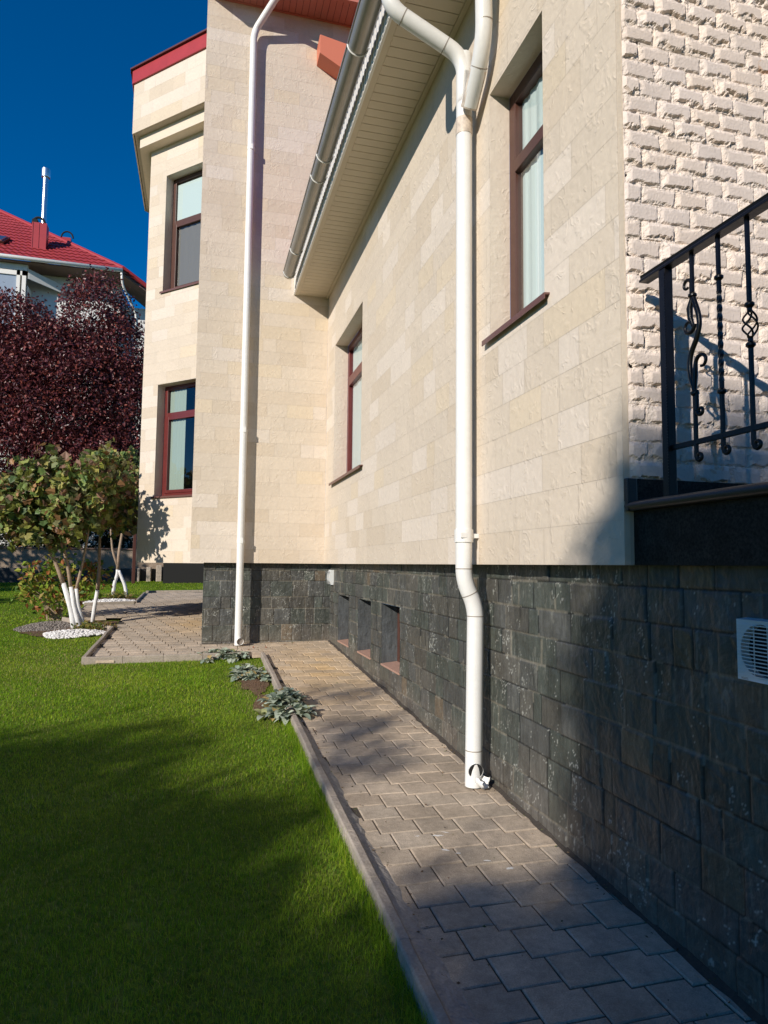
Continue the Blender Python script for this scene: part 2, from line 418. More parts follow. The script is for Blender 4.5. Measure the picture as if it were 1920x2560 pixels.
# ---- path of interlocking pavers
def in_path(x, y):
    if .84 < x < 2.0 and -.3 < y < 9.3: return True
    if -1.37 < x < 2.0 and 9.42 <= y+0 < 10.45: return True
    if .84 <= x < 2.0 and 9.2 < y < 9.5: return True
    if -1.36 < x < .30 and 10.3 < y < 18.9: return True
    if -2.35 < x <= -1.3 and 13.75 < y < 16.1: return True
    return False
pv = MB(); prx = random.Random(3)
v1 = (.2265,-.047); v2 = (.05,-.2); g = .0034; bz = .006
for i in range(-40, 60):
    for j in range(-110, 40):
        ox = 1.205+i*v1[0]+j*v2[0]; oy = 3.165+i*v1[1]+j*v2[1]
        cx_, cy_ = ox+.11, oy-.1
        if not in_path(cx_, cy_): continue
        poly = [(g,-g),(.1765-g,-g),(.1765-g,-.047-g),(.2265-g,-.047-g),(.2265-g,-.2+g),(g,-.2+g)]
        inn = [(g+bz,-g-bz),(.1765-g-bz,-g-bz),(.1765-g-bz,-.047-g-bz),(.2265-g-bz,-.047-g-bz),(.2265-g-bz,-.2+g+bz),(g+bz,-.2+g+bz)]
        dz = prx.uniform(-.0015,.0015); tx = prx.uniform(-.010,.010); ty = prx.uniform(-.010,.010)
        vs = []
        for (pl, h) in ((poly,-.03),(poly,-.004),(inn,0)):
            for (px_,py_) in pl:
                X_, Y_ = ox+px_, oy+py_
                X_ = max(X_, .835) if cy_ < 9.36 else max(X_, -2.36 if 13.6 < cy_ < 16.2 and cx_ < -1.36 else -1.39)
                vs.append((X_, Y_, float(gz(X_,Y_))+h+dz+(px_-.11)*tx+(py_+.1)*ty))
        t = prx.uniform(.90,1.08)
        # iron-yellow staining of the pavers by the far corner
        yel = math.exp(-((cx_-1.45)/.55)**2-((cy_-8.2)/1.8)**2)+.9*math.exp(-((cx_+.1)/.5)**2-((cy_-12.5)/1.3)**2)
        yel *= prx.uniform(.4,1.0)
        w_ = prx.uniform(-.02,.02)
        col = (t*(1+.20*yel+w_), t*(1+.02*yel), t*(1-.30*yel-w_))
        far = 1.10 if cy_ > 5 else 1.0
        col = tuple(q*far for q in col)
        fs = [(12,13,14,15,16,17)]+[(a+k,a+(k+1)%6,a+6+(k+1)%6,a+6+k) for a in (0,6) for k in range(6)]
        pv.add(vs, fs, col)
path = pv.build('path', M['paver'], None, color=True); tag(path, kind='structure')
sb = MB()
def sheet(m, x0,x1,y0,y1,dz,n=8):
    for k in range(n):
        a = y0+(y1-y0)*k/n; b = y0+(y1-y0)*(k+1)/n
        m.add([(x0,a,float(gz(x0,a,dz))),(x1,a,float(gz(x1,a,dz))),(x1,b,float(gz(x1,b,dz))),(x0,b,float(gz(x0,b,dz)))], [(0,1,2,3)])
sheet(sb,.82,2.1,-.4,9.40,-.008); sheet(sb,-1.40,2.1,9.40,10.5,-.008,2); sheet(sb,-1.40,.4,10.5,18.95,-.008); sheet(sb,-2.4,-1.40,13.7,16.15,-.008,3)
tag(sb.build('path_bed', M['sand']), kind='structure')

# ---- kerbs
kb = MB(); kr = random.Random(5)
def kerb_line(p, q, w=.055, top=.045, side=0, L=.5):
    p, q = Vector((*p,0)), Vector((*q,0)); d = q-p; n = max(1, round(d.length/L)); t = d.normalized(); s = Vector((-t.y,t.x,0))
    for k in range(n):
        a = p+d*(k/n)+t*.002; b = p+d*((k+1)/n)-t*.002; j = kr.uniform(-.003,.003)
        vs = []
        prof = [(-w/2,-.14),(-w/2,top-.008),(-w/2+.008,top),(w/2-.008,top),(w/2,top-.008),(w/2,-.14)]
        for c in (a,b):
            z = float(gz(c.x,c.y))
            for (o,h) in prof:
                r_ = c+s*(o+j); vs.append((r_.x,r_.y,z+h+j*.4))
        kb.add(vs, [(i,i+1,i+7,i+6) for i in range(5)]+[(5,4,3,2,1,0),(6,7,8,9,10,11)])
kerb_line((.828,-.3),(.828,9.30))
kerb_line((-1.42,9.40),(.55,9.36))
kerb_line((-1.40,9.46),(-1.40,12.25))
kerb_line((-1.40,12.25),(-2.4,13.65))
kerb_line((-2.45,16.2),(-1.42,16.35))
kerb_line((-1.40,16.35),(-1.38,18.6))
kerb_line((-1.38,19.0),(.4,19.05))
tag(kb.build('kerb', M['kerb'], bevel=.003), kind='structure')
# mortar haunch along the near kerb
mh = MB(); n = 80
vs = []; mr = random.Random(4)
for k in range(n+1):
    y = -.2+k*(6.6/n); z = float(gz(.86,y))
    w = (.075+.05*max(0,1-abs(y-2.3)/1.7)+mr.uniform(-.012,.012)) if y < 4.4 else max(.02,.09-.03*(y-4.4))+mr.uniform(-.006,.006)
    vs += [(.852,y,z+.028),(.852+w*.5,y+mr.uniform(-.01,.01),z+.014),(.852+w,y,z-.005)]
mh.add(vs, [(3*k+i,3*k+i+1,3*k+i+4,3*k+i+3) for k in range(n) for i in (0,1)])
tag(mh.build('mortar_strip', M['mortar'], smooth=True), kind='structure')
mh = MB(); vs = []
for k in range(121):
    y = -.2+k*(10.55/120); z = float(gz(1.9,y)); w = .03+mr.uniform(0,.02)
    vs += [(1.925,y,z+.018),(1.925-w,y,z+.001)]
mh.add(vs, [(2*k,2*k+1,2*k+3,2*k+2) for k in range(120)])
tag(mh.build('mortar_strip', M['sand'], smooth=True), kind='structure')

# white paint splashes on the pavers (flat spatters)
def blob(cx,cy,rx,ry,seed,ang=0,n=26,spike=.5):
    r = random.Random(seed); pts = []
    for k in range(n):
        th = 2*math.pi*k/n; q = 1-spike*r.random()
        x = rx*q*math.cos(th); y = ry*q*math.sin(th)
        X_ = cx+x*math.cos(ang)-y*math.sin(ang); Y_ = cy+x*math.sin(ang)+y*math.cos(ang)
        pts.append((X_,Y_,float(gz(X_,Y_))+.0022))
    return pts
for (cx,cy,rx,ry,sd_,an,lb) in ((1.300,3.67,.040,.012,1,-.2,'largest white smear of dried paint on the pavers'),(1.355,3.70,.030,.006,2,-.5,'thin curved white streak right of the largest paint smear'),(1.19,3.69,.014,.008,4,0,'small white paint spot left of the largest smear'),
        (1.285,3.50,.028,.012,5,-.6,'white paint smear nearer the viewer than the largest one'),(1.335,3.45,.02,.008,6,-.3,'small white paint fleck touching the nearer smear'),(1.45,3.34,.022,.008,7,-.3,'faint paint spot in the shade toward the slate wall'),(1.53,3.24,.026,.014,8,0,'pale paint spot in shade closest to the slate wall')):
    pts = blob(cx,cy,rx,ry,sd_,an); sp = MB(); sp.add([(cx,cy,float(gz(cx,cy))+.0025)]+pts, [(0,k+1,(k+1)%len(pts)+1) for k in range(len(pts))])
    tag(sp.build('paint_splash', M['splash']), lb, 'paint splash', 'paint splashes on the pavers')

# ================================================================== THE HOUSE
house = empty('house', (1.8,2.64,0), 'cream stone house with dark slate plinth, white downpipes and grey gutter', 'house')
H = []
X0, YB, YC = 1.8, 10.253, 2.636
XP, YP = 1.92, 10.37
# -- long side wall
w1 = (7.865,9.61,1.165,3.19); w2 = (3.34,4.08,1.49,3.19)
PA, UA, NA = (X0,0,0), (0,1,0), (-1,0,0)
wallA = clad_wall('wall', PA, UA, NA, YC, YB, .010, 4.16, [w1,w2], 21, v_off=.01, thick=.13, label='long side wall of cream limestone'); H.append(wallA)
ra = reveal(PA,UA,NA,w1,.19,M['clad']); rb = reveal(PA,UA,NA,w2,.145,M['clad']); adopt(wallA, ra, rb)
H.append(window(PA,UA,NA,w2,.145,2.66,.085,'brown_frame',sash=False,curtain=('curtain',.0,.0),sill=(.035,.06),label='brown framed window with pale curtain near the stone corner'))
H.append(window(PA,UA,NA,w1,.19,2.66,.085,'red_frame',sash=True,curtain=('curtain',.0,.0),sill=(.045,.12),label='narrow looking mahogany window nearest the inner corner'))
# -- end wall facing the viewer
PB, UB, NB = (-.155,YB,0), (1,0,0), (0,-1,0)
wallB = clad_wall('wall', PB, UB, NB, 0, X0+.155-.001, .010, 9.6, [], 33, v_off=.01, thick=.13, light=.08, label='tall end wall of cream limestone'); H.append(wallB)
b = MB(); b.box(-.153,.60,YB+.131,11.2,.012,9.6); b.box(1.95,3.2,YB+.131,11.2,4.0,9.6); b.box(1.8,3.2,YB,YB+.13,4.16,9.6)
wb = b.build('wall', M['trim'], None); wb['label'] = 'plain return of the tall end wall'; H.append(wb)
# -- bay
nA = Vector((-.7071,-.7071,0)); uA = Vector((-.7071,.7071,0))
P0, P1, P2, P3 = Vector((.286,11.584,0)), Vector((-1.128,13.0,0)), Vector((-1.128,15.6,0)), Vector((.3,17.03,0))
Lc = (P1-P0).length
s_ = lambda x: (P0.x-x)/.7071    # distance along the chamfer from P0
bw1 = (s_(-.846)-1.02, s_(-.846), 1.165, 3.19); bw2 = (s_(-.822)-1.02, s_(-.822), 4.90, 7.10)
PB0, UBy, NBy = P0, uA, nA
bay = clad_wall('bay_wall', PB0, UBy, NBy, 0, Lc, .0, 7.9, [bw1,bw2], 44, v_off=.0, thick=.13, light=.22, label='angled bay wall of cream limestone'); H.append(bay)
r1_ = reveal(P0,uA,nA,bw1,.17,M['clad']); r2_ = reveal(P0,uA,nA,bw2,.17,M['clad']); adopt(bay, r1_, r2_)
H.append(window(P0,uA,nA,bw1,.17,2.66,.075,'red_frame',curtain=('tint',.45,.02),sill=(.03,.05),label='lower bay window with bright mahogany frame'))
H.append(window(P0,uA,nA,bw2,.17,6.25,.075,'brown_frame',sash=True,curtain=('grey_blind',.0,.0),blind=('curtain',6.28,7.0),sill=(.03,.05),label='upper bay window with dark frame and drawn blind'))
b = MB()
def outl(o): return [P0+nA*o, P1+Vector((-o,-.414*o,0)), P2+Vector((-o,.414*o,0)), P3+Vector((-.7071,.7071,0))*o, Vector((1.2,17.0,0)), Vector((1.2,12.2,0))]
b2 = MB(); b2.add([P1,P2,P2+Vector((0,0,7.9)),P1+Vector((0,0,7.9))],[(0,1,2,3)]); b2.add([P2,P3,P3+Vector((0,0,7.9)),P2+Vector((0,0,7.9))],[(0,1,2,3)])
o_ = outl(-.131); b2.add([P1,P2,P3,Vector((1.2,17,0)),Vector((1.2,12.2,0)),P0],[(0,1,2,3,4,5)])
w_ = b2.build('bay_wall', M['trim']); w_['label'] = 'far sides of the bay'; H.append(w_)
def band(o, z0, z1, name, m, color=None):
    q = MB(); q.prism([p+Vector((0,0,z0)) for p in outl(o)], (0,0,z1-z0)); return q.build(name, M[m])
H.append(band(.31, 7.90, 8.86, 'cornice_core', 'joint'))
c_ = band(.20, 7.68, 7.93, 'cornice', 'trim'); H.append(c_)
fa = clad_wall('bay_parapet', P0+nA*.335, uA, nA, 0, Lc+.335*.414, 7.90, 8.86, [], 55, v_off=7.9, thick=.03, rowh=.24, light=.25); H.append(fa)
q = MB(); o = .335; a_ = P1+Vector((-o,-.414*o,0)); b_ = P2+Vector((-o,.414*o,0)); q.prism([a_+Vector((0,.0,7.9)), b_+Vector((0,0,7.9)), b_+Vector((.04,0,7.9)), a_+Vector((.04,0.02,7.9))], (0,0,.96)); H.append(q.build('bay_parapet', M['trim']))
rf = band(.37, 8.862, 9.12, 'roof_fascia', 'red_fascia'); H.append(rf)
rt = band(.41, 9.122, 9.15, 'roof_edge', 'dark_tile'); H.append(rt)
q = MB(); pts = [p+Vector((0,0,9.151)) for p in outl(.38)]; apex = [Vector((1.2,14.5,10.0))]
q.add(pts+apex, [(i,i+1,6) for i in range(5)]); q.lathe((P1.x-.30,P1.y-.05,9.14), [(.12,0),(.11,.05),(.06,.10),(.01,.12)], 14); H.append(q.build('bay_roof', M['tile']))
# dark recess and posts under the bay
q = MB(); q.box(.25,1.6,12.2,17.0,-1.35,-.02); H.append(q.build('bay_base', M['gbase']))

# -- split-face stone wall round the near corner
def rough_wall():
    x0, x1, z0, z1, st = X0+.028, 3.35, .385, 4.7, .0045
    xs = np.arange(x0, x1, st); zs = np.arange(z0, z1, st); U, V = np.meshgrid(xs, zs)
    rh, bl = .0865, .176
    wob = (fbm(U,V,3,5,2)-.5)*.02+(fbm(U,V,1.1,7,2)-.5)*.12
    vv = (V-z0)/rh+wob; row = np.floor(vv).astype(int); fv = (vv-row)*rh
    r = np.random.default_rng(9); offs = np.where(np.arange(80) % 2, .5, 0)+r.uniform(-.04,.04,80)
    uu = (U-X0-.035)/bl+offs[row]+(fbm(U,V,2.1,15,2)-.5)*.25*np.clip((U-X0-.1)*5,0,1); colm = np.floor(uu).astype(int); fu = (uu-colm)*bl
    rs = np.random.default_rng(10); RT = rs.random((80,40)); k = RT[row % 80, colm % 40]; RT2 = rs.random((80,40)); k2 = RT2[row % 80, colm % 40]
    # distance to the four edges, roughened; the lower edge breaks away most
    n1 = fbm(U,V,22,31,4,.6); n2 = fbm(U,V,30,51,4,.6); nb = fbm(U,V,9,71,3)
    dl = fu-(.006+.022*n1*(.4+k)); dr = (bl-fu)-(.004+.012*n2*(.5+k2)); dt = (rh-fv)-(.002+.016*n1*(.3+k2)); db = fv-(.002+.046*np.clip(n2-.28,0,1)*(.2+1.2*k)+.014*nb*k2)
    slope = np.minimum(np.minimum(dl*.9, dr*3.), np.minimum(dt*.8, db*3.5))
    rock = fbm(U,V,45,91,4,.6); chip = np.round(fbm(U,V,26,121,3)*7)/7
    depth = .010+.011*k
    h = np.clip(slope/.012, -.9, 1)
    plate = np.clip((h+1)/2, 0, 1)
    edge = 1-np.clip(plate*1.6-.6, 0, 1)
    Hh = plate*depth*.75 + edge*((rock-.5)*.014+(chip-.5)*.016) + (k-.5)*.006 + (fbm(U,V,8,141,2)-.5)*.002
    jd = np.minimum(np.minimum(fu, bl-fu), np.minimum(fv, rh-fv)); Hh = Hh-np.where(jd < .002, .003, 0)
    left = np.clip((U-x0)/.012, 0, 1); Hh = Hh*left
    Y = YC-.004-np.maximum(Hh, -.004)
    P = np.stack([U, Y, V], -1).reshape(-1,3)
    t = (.97+.08*k)*(1-.0*edge); tint = (k2-.5)
    col = np.stack([t*(1+.03*tint)+.06*edge, t+.07*edge, t*(1-.05*tint)+.06*edge], -1)
    rust = (fbm(U,V,2.2,161,3) > .74) & (fbm(U,V,14,171,3) > .55)
    col[rust] *= np.array([.94,.80,.68])
    ny_, nx_ = U.shape; I = (np.arange(ny_-1)[:,None]*nx_+np.arange(nx_-1)[None,:]).ravel()
    return mesh_np('stone_wall', P, np.stack([I,I+1,I+1+nx_,I+nx_],-1), M['rough'], None, col.reshape(-1,3), smooth=False)
sw_ = rough_wall(); sw_['label'] = 'split-face stone wall behind the railing'; H.append(sw_)
q = MB(); q.box(X0+.002,X0+.030,YC-.0005,YC+.10,.012,4.2); q.box(X0+.030,3.4,YC+.004,YC+.12,.012,4.8); H.append(q.build('corner_trim', M['trim']))

# -- slate plinths (riven tiles in relief)
def slate(name, axis, u0, u1, joints, res, holes, seed, wr, zlow, label=None):
    """joints: z of the course joints from top to bottom; axis 'A' plane x=XP (u=y), 'B' plane y=YP (u=x)"""
    us = np.arange(u0, u1+res*.5, res); zs = np.arange(zlow, .045, res); U, V = np.meshgrid(us, zs)
    r = np.random.default_rng(seed); J = np.array(joints)
    wav = (fbm(U,V*0,1.3,seed+3,2)-.5)*.010
    Vw = V+wav
    row = np.clip(np.searchsorted(-J, -Vw, side='right')-1, 0, len(J)-2)
    topz = J[row]; botz = J[row+1]
    tl = np.full(U.shape, 9.); h0 = np.zeros(U.shape); tone = np.ones(U.shape+(3,)); tiltu = np.zeros(U.shape); gap = np.zeros(U.shape)
    for rr in range(len(J)-1):
        edges = [u0-r.uniform(0,.15)]
        while edges[-1] < u1+.4: edges.append(edges[-1]+r.choice(wr)*r.uniform(.85,1.15))
        E_ = np.array(edges); m = row == rr; uu = U[m]; k = np.clip(np.searchsorted(E_, uu)-1, 0, len(E_)-2)
        d = np.minimum(uu-E_[k], E_[k+1]-uu); tl[m] = d
        hk = r.uniform(-.003,.003,len(E_)); h0[m] = hk[k]; tk = r.uniform(-.03,.03,len(E_)); tiltu[m] = tk[k]*(uu-(E_[k]+E_[k+1])/2)
        b0 = r.uniform(.85,1.17,len(E_)); q = r.random(len(E_)); base = np.array([.070,.072,.068])
        cols = base*b0[:,None]
        gr = q < .40; cols[gr] = np.array([.062,.070,.061])*b0[gr][:,None]
        br = (q > .62) & (q < .84); cols[br] = np.array([.074,.071,.062])*b0[br][:,None]
        ru = q > .975; cols[ru] = np.array([.12,.095,.066])*b0[ru][:,None]
        tone[m] = cols[k]
    dv = np.minimum(topz-Vw, Vw-botz); d = np.minimum(tl, np.where(row == 0, Vw-botz, dv))
    e = np.clip(d/.006, 0, 1)
    rel = fbm(U,V,6,seed+9,5,.55)-.5; fine = fbm(U,V,40,seed+19,3)-.5
    stepm = np.round((fbm(U*1.0,V*.8,4.5,seed+29,3))*9)/9-.5
    Hh = .004+h0+tiltu+rel*.012+fine*.0015+stepm*.014
    Hh = Hh*e-.004*(1-e)
    vein = np.abs(fbm(U*1.3,V*.7,5,seed+39,5,.62)-.5) < .010*(fbm(U,V,3,seed+45,2)-.35)*2
    tone = tone*(.70+.60*fbm(U*1.8,V*.45,7,seed+49,5,.6))[...,None]
    tone[vein] = tone[vein]*.2+np.array([.36,.365,.33])*.8
    st_ = (np.abs(fbm(U*4,V*.6,6,seed+81,3)-.5) < .018) & (fbm(U,V,3.3,seed+85,2) > .52); tone[st_] = tone[st_]*.6+np.array([.20,.20,.175])*.4
    lime = (d < .0065) & (fbm(U,V,4,seed+59,3) > np.where(tl < dv, .56, .49))
    tone[lime] = tone[lime]*.45+np.array([.20,.18,.14])*.55
    deepj = (d < .0035) & ~lime; tone[deepj] = np.array([.012,.012,.012])
    low = np.clip(1-(V-gz(1.9, U if axis == 'A' else YP))/.30, 0, 1)*fbm(U,V,5,seed+69,4)
    tone = tone*(1-low[...,None]*.75)+np.array([.20,.165,.13])*low[...,None]*.75      # splash-back dust near the paving
    if axis == 'A': P = np.stack([XP-Hh, U, V], -1)
    else: P = np.stack([U, YP-Hh, V], -1)
    ny_, nx_ = U.shape; I = (np.arange(ny_-1)[:,None]*nx_+np.arange(nx_-1)[None,:])
    keep = np.ones(I.shape, bool)
    for (a,b_,c,d_) in holes: keep &= ~((U[:-1,:-1] > a-res*.5) & (U[:-1,:-1] < b_-res*.5) & (V[:-1,:-1] > c-res*.5) & (V[:-1,:-1] < d_-res*.5))
    I = I[keep].ravel(); F = np.stack([I,I+1,I+1+nx_,I+nx_],-1)
    if axis == 'A': F = F[:, ::-1]
    o = mesh_np(name, P.reshape(-1,3), F, M['slate'], None, tone.reshape(-1,3), smooth=True)
    if label: o['label'] = label
    return o
bh = [(6.54,7.255,-1.06,-.418),(7.75,8.42,-1.07,-.42),(8.97,9.69,-1.075,-.428)]
JA = [.05,-.085,-.245,-.405,-.565,-.735,-.905,-1.075,-1.245,-1.40,-1.56,-1.75]
plA = slate('plinth', 'A', -.3, YP+.02, JA, .0075, bh, 101, [.11,.16,.20,.25,.30,.38], -1.72, 'slate plinth along the path'); H.append(plA)
JB = [.05,-.10,-.252,-.491,-.661,-.902,-1.139,-1.30]
plB = slate('plinth', 'B', .038, XP+.02, JB, .006, [], 202, [.13,.16,.20,.25,.30], -1.26, 'slate plinth below the end wall'); H.append(plB)
q = MB(); q.box(.040,.045,YP-.002,11.6,-1.3,.011); q.box(.045,1.9,YP+.03,10.6,-1.3,-.3); H.append(q.build('plinth_return', M['gbase']))
# basement windows in the plinth
for (a,b_,c,d_) in bh:
    m = MB(); dpt = .205
    for (p,q_) in (((a,c),(a,d_)),((b_,d_),(b_,c)),((a,d_),(b_,d_))):
        m.add([(XP-.004,p[0],p[1]),(XP-.004,q_[0],q_[1]),(XP+dpt,q_[0],q_[1]),(XP+dpt,p[0],p[1])], [(0,1,2,3)], (.075,.082,.086))
    rv = m.build('basement_recess', M['slate'], None, color=True)
    f = MB(); fw = .05; xf = XP+dpt
    for (y0,y1,z0,z1) in ((a,a+fw,c,d_),(b_-fw,b_,c,d_),(a+fw,b_-fw,c,c+fw),(a+fw,b_-fw,d_-fw,d_)): f.box(xf-.03,xf+.03,y0,y1,z0,z1)
    win = f.build('basement_window', M['brown_frame'], None, bevel=.003)
    gl = MB(); gl.add([(xf,a+fw,c+fw),(xf,b_-fw,c+fw),(xf,b_-fw,d_-fw),(xf,a+fw,d_-fw)], [(0,1,2,3)]); gl = gl.build('pane', M['glass'])
    bk = MB(); bk.box(xf+.05,xf+.6,a,b_,c,d_); bk = bk.build('room', M['dark'])
    sl = MB(); sl.prism([(XP-.012,a+.002,c-.02),(XP-.012,a+.002,c-.001),(XP+dpt-.03,a+.002,c+.018),(XP+dpt-.03,a+.002,c-.02)], (0,b_-a-.004,0)); sl = sl.build('sill', M['stone_sill'], bevel=.003)
    adopt(win, rv, gl, bk, sl); H.append(win)

# -- porch slab of dark granite over the near plinth
q = MB(); q.box(1.848,3.6,-.6,YC-.002,.010,.2465)
pf = q.build('porch_fascia', M['granite']); pf['label'] = 'dark granite face of the porch'; H.append(pf)
q = MB(); n = 10; prof = [(2.2,.247),(X0+.045,.247)]+[(X0+.022-.022*math.sin(math.pi*(k/8)), .269-.022*math.cos(math.pi*(k/8))) for k in range(9)]+[(2.2,.291)]
prof = [(x+.0, z) for x, z in prof]
q.prism([(x,-.6,z) for x,z in prof], (0,YC+.6-.003,0)); H.append(q.build('porch_slab', M['granite_edge'], None, auto=True))
q = MB(); q.box(2.201,3.6,-.6,YC-.003,.2475,.2905); q.box(X0+.002,3.4,YC-.022,YC-.001,.2915,.392); H.append(q.build('porch_skirting', M['granite']))
q = MB(); q.box(X0+.001,X0+.05,YC-.03,YC-.003,.247,.392); H.append(q.build('porch_skirting', M['granite_edge'], bevel=.004))

# -- eaves along the long wall
sz = 4.14; xo = 1.26; pr = .11
s = MB(); y = -.3; sl_ = MB()
while y < YB-.03:
    y1 = min(y+pr, YB-.03); s.box(xo+.075, X0-.045, y+.003, y1-.003, sz-.002, sz+.012); y = y1
s.box(xo,xo+.073,-.3,YB-.002,sz-.006,sz+.012); s.box(X0-.043,X0-.001,-.3,YB-.002,sz-.010,sz+.012)
s.box(xo+.075,X0-.045,YB-.028,YB-.002,sz-.006,sz+.012)
so_ = s.build('soffit', M['soffit'], bevel=.0015); gr_ = MB(); gr_.box(xo+.03,X0-.004,-.3,YB-.004,sz+.006,sz+.05); g_ = gr_.build('groove', M['groove']); adopt(so_, g_); H.append(so_)
f = MB(); f.box(xo-.004,xo+.02,-.3,YB-.003,sz-.008,sz+.30)
y = -.3
while y < YB-.06:
    f.box(xo-.009,xo-.0045,y,y+.050,sz+.004,sz+.29); y += .085
H.append(f.build('fascia', M['fascia'], bevel=.002))
q = MB(); q.add([(xo-.06,-.3,sz+.31),(xo-.06,YB-.002,sz+.31),(4.2,YB-.002,6.2),(4.2,-.3,6.2)], [(0,1,2,3)]); q.add([(xo-.06,-.3,sz+.295),(xo-.06,YB-.002,sz+.295),(4.2,YB-.002,6.18),(4.2,-.3,6.18)], [(3,2,1,0)]); H.append(q.build('roof', M['tile']))
# half-round gutter
def gutter(cx,cz,r,y0,y1,name='gutter',cap0=False,cap1=True):
    seg = 16; m = MB(); vs = []
    ths = [math.pi+math.pi*k/seg for k in range(seg+1)]
    prof = [(cx+r*math.cos(t), cz+r*math.sin(t)) for t in ths]+[(cx+(r-.004)*math.cos(t), cz+(r-.004)*math.sin(t)) for t in ths[::-1]]
    np_ = len(prof)
    for y in (y0,y1): vs += [(x,y,z) for x,z in prof]
    fs = [(i,(i+1)%np_,(i+1)%np_+np_,i+np_) for i in range(np_)]
    m.add(vs, fs)
    for y,c in ((y0,cap0),(y1,cap1)):
        if c: m.add([(cx+r*math.cos(t), y, cz+r*math.sin(t)) for t in ths]+[(cx+r*math.cos(t), y+.006, cz+r*math.sin(t)) for t in ths], [tuple(range(seg+1)),tuple(range(seg+1,2*seg+2))])
    m.tube([(cx-r-.002,y0,cz+.002),(cx-r-.002,y1,cz+.002)], .009, 8)
    o = m.build(name, M['gutter'], auto=True)
    bk = []
    return o
gcx, gcz, gr0 = 1.137, 4.318, .083
gut = gutter(gcx,gcz,gr0,-.3,9.92); gp = []
for y in (1.2,2.9,4.05,5.27,6.85,7.25,9.08,9.86):
    m = MB(); m.tube([(gcx+(gr0+.005)*math.cos(math.pi+math.pi*k/12), y, gcz+(gr0+.005)*math.sin(math.pi+math.pi*k/12)) for k in range(13)]+[(xo-.02,y,gcz+.0)], .0065, 8)
    gp.append(m.build('bracket', M['white_metal'], smooth=True))
adopt(gut, *gp); H.append(gut)
# short second gutter by the wall
g2 = gutter(1.655,3.99,.062,1.9,4.06); m = MB(); m.tube([(1.655+.067*math.cos(math.pi+math.pi*k/12), 3.98, 3.99+.067*math.sin(math.pi+math.pi*k/12)) for k in range(13)], .006, 8)
b1 = m.build('bracket', M['white_metal'], smooth=True); adopt(g2, b1); g2['label'] = 'short gutter end close to the wall'; H.append(g2)

# -- downpipes
def smooth_path(pts, rad=.09, n=7):
    """polyline with rounded corners"""
    pts = [Vector(p) for p in pts]; out = [pts[0]]
    for i in range(1, len(pts)-1):
        a,b,c = pts[i-1],pts[i],pts[i+1]; r = min(rad,(a-b).length*.48,(c-b).length*.48)
        p = b+(a-b).normalized()*r; q = b+(c-b).normalized()*r
        for k in range(n+1):
            t = k/n; out.append(p*(1-t)**2+b*2*t*(1-t)+q*t*t)
    out.append(pts[-1]); return out
pr_ = .056
q = MB()
main = smooth_path([(1.702,4.30,3.62),(1.702,4.30,-.10),(1.786,4.30,-.27),(1.770,4.30,-1.44)], .10)
q.tube(main, pr_, 24, cap=False)
left = smooth_path([(1.137,4.30,4.26),(1.137,4.30,3.86),(1.702,4.30,3.60),(1.702,4.30,3.25)], .13)
q.tube(left, pr_, 24, cap=False)
right = smooth_path([(1.655,3.86,4.06),(1.66,3.86,3.86),(1.70,3.94,3.42),(1.702,4.20,3.17)], .16)
q.tube(right, pr_, 24, cap=False)
dpn = q.build('downpipe', M['white_metal'], smooth=True); dpn['label'] = 'near white downpipe with forked top and broken foot'
parts = []
def collar(p, t, r=.060, h=.02, name='collar', m='white_metal'):
    p, t = Vector(p), Vector(t).normalized(); k = MB(); k.tube([p-t*h/2, p+t*h/2], r, 24); return k.build(name, M[m], auto=True)
parts.append(collar((1.702,4.30,.20),(0,0,1),.064,.085,'clamp'))
k = MB(); k.box(1.75,1.80,4.27,4.33,.185,.215); parts.append(k.build('clamp_bracket', M['white_metal'], bevel=.003)); k = MB(); k.box(1.655,1.70,4.234,4.243,.185,.222); parts.append(k.build('clamp_bolt', M['white_metal'], bevel=.003))
for (p,t) in (((1.702,4.30,3.05),(0,0,1)),((1.702,4.30,-.02),(0,0,1)),((1.744,4.30,-.185),(.45,0,-.9)),((1.785,4.30,-.335),(0,0,1)),((1.773,4.30,-1.21),(0,0,1)),((1.25,4.30,3.808),(1,0,-.46)),((1.56,4.30,3.665),(1,0,-.46)),((1.69,3.915,3.56),(.1,.15,-1)),((1.702,4.03,3.335),(0,.72,-.69))):
    parts.append(collar(p,t,.0575,.006,'seam','seam'))
k = MB(); k.tube([(1.7025,4.30,3.14),(1.7025,4.30,3.02)], .0590, 24); parts.append(k.build('rust_stain', M['stain'], auto=True))
k = MB(); k.tube([(1.7023,4.045,3.325),(1.7023,4.21,3.165)], .0582, 24); parts.append(k.build('rust_stain', M['stain'], auto=True))
# torn foot of the pipe: round mouth with a bent tongue of metal
k = MB(); mc = Vector((1.768,4.262,-1.330)); dv = Vector((-.10,-1,-.12)).normalized(); k.tube([mc, mc+dv*.016], .050, 20, cap=False); parts.append(k.build('mouth_rim', M['white_metal'], smooth=True))
k = MB(); k.tube([mc+dv*.011, mc+dv*.0125], .047, 20); parts.append(k.build('mouth', M['dark'], auto=True))
k = MB(); vs = []; A0, A1 = Vector((1.785,4.255,-1.375)), Vector((1.826,4.205,-1.392)); dd = (A1-A0).normalized(); sd2 = Vector((-dd.y,dd.x,0)).normalized(); upv = sd2.cross(dd)*-1
if upv.z < 0: upv = -upv
tr_ = random.Random(8)
for q_ in range(6):
    t = q_/5; c = A0.lerp(A1,t); rr = .040+.014*t
    for a_ in range(13):
        th = math.pi*(.92+1.16*a_/12)+(tr_.uniform(-.12,.12) if a_ in (0,12) else 0); c2 = c+dd*(tr_.uniform(-.012,.012) if q_ == 5 else 0)
        vs.append(c2+sd2*rr*math.cos(th)+upv*rr*math.sin(th))
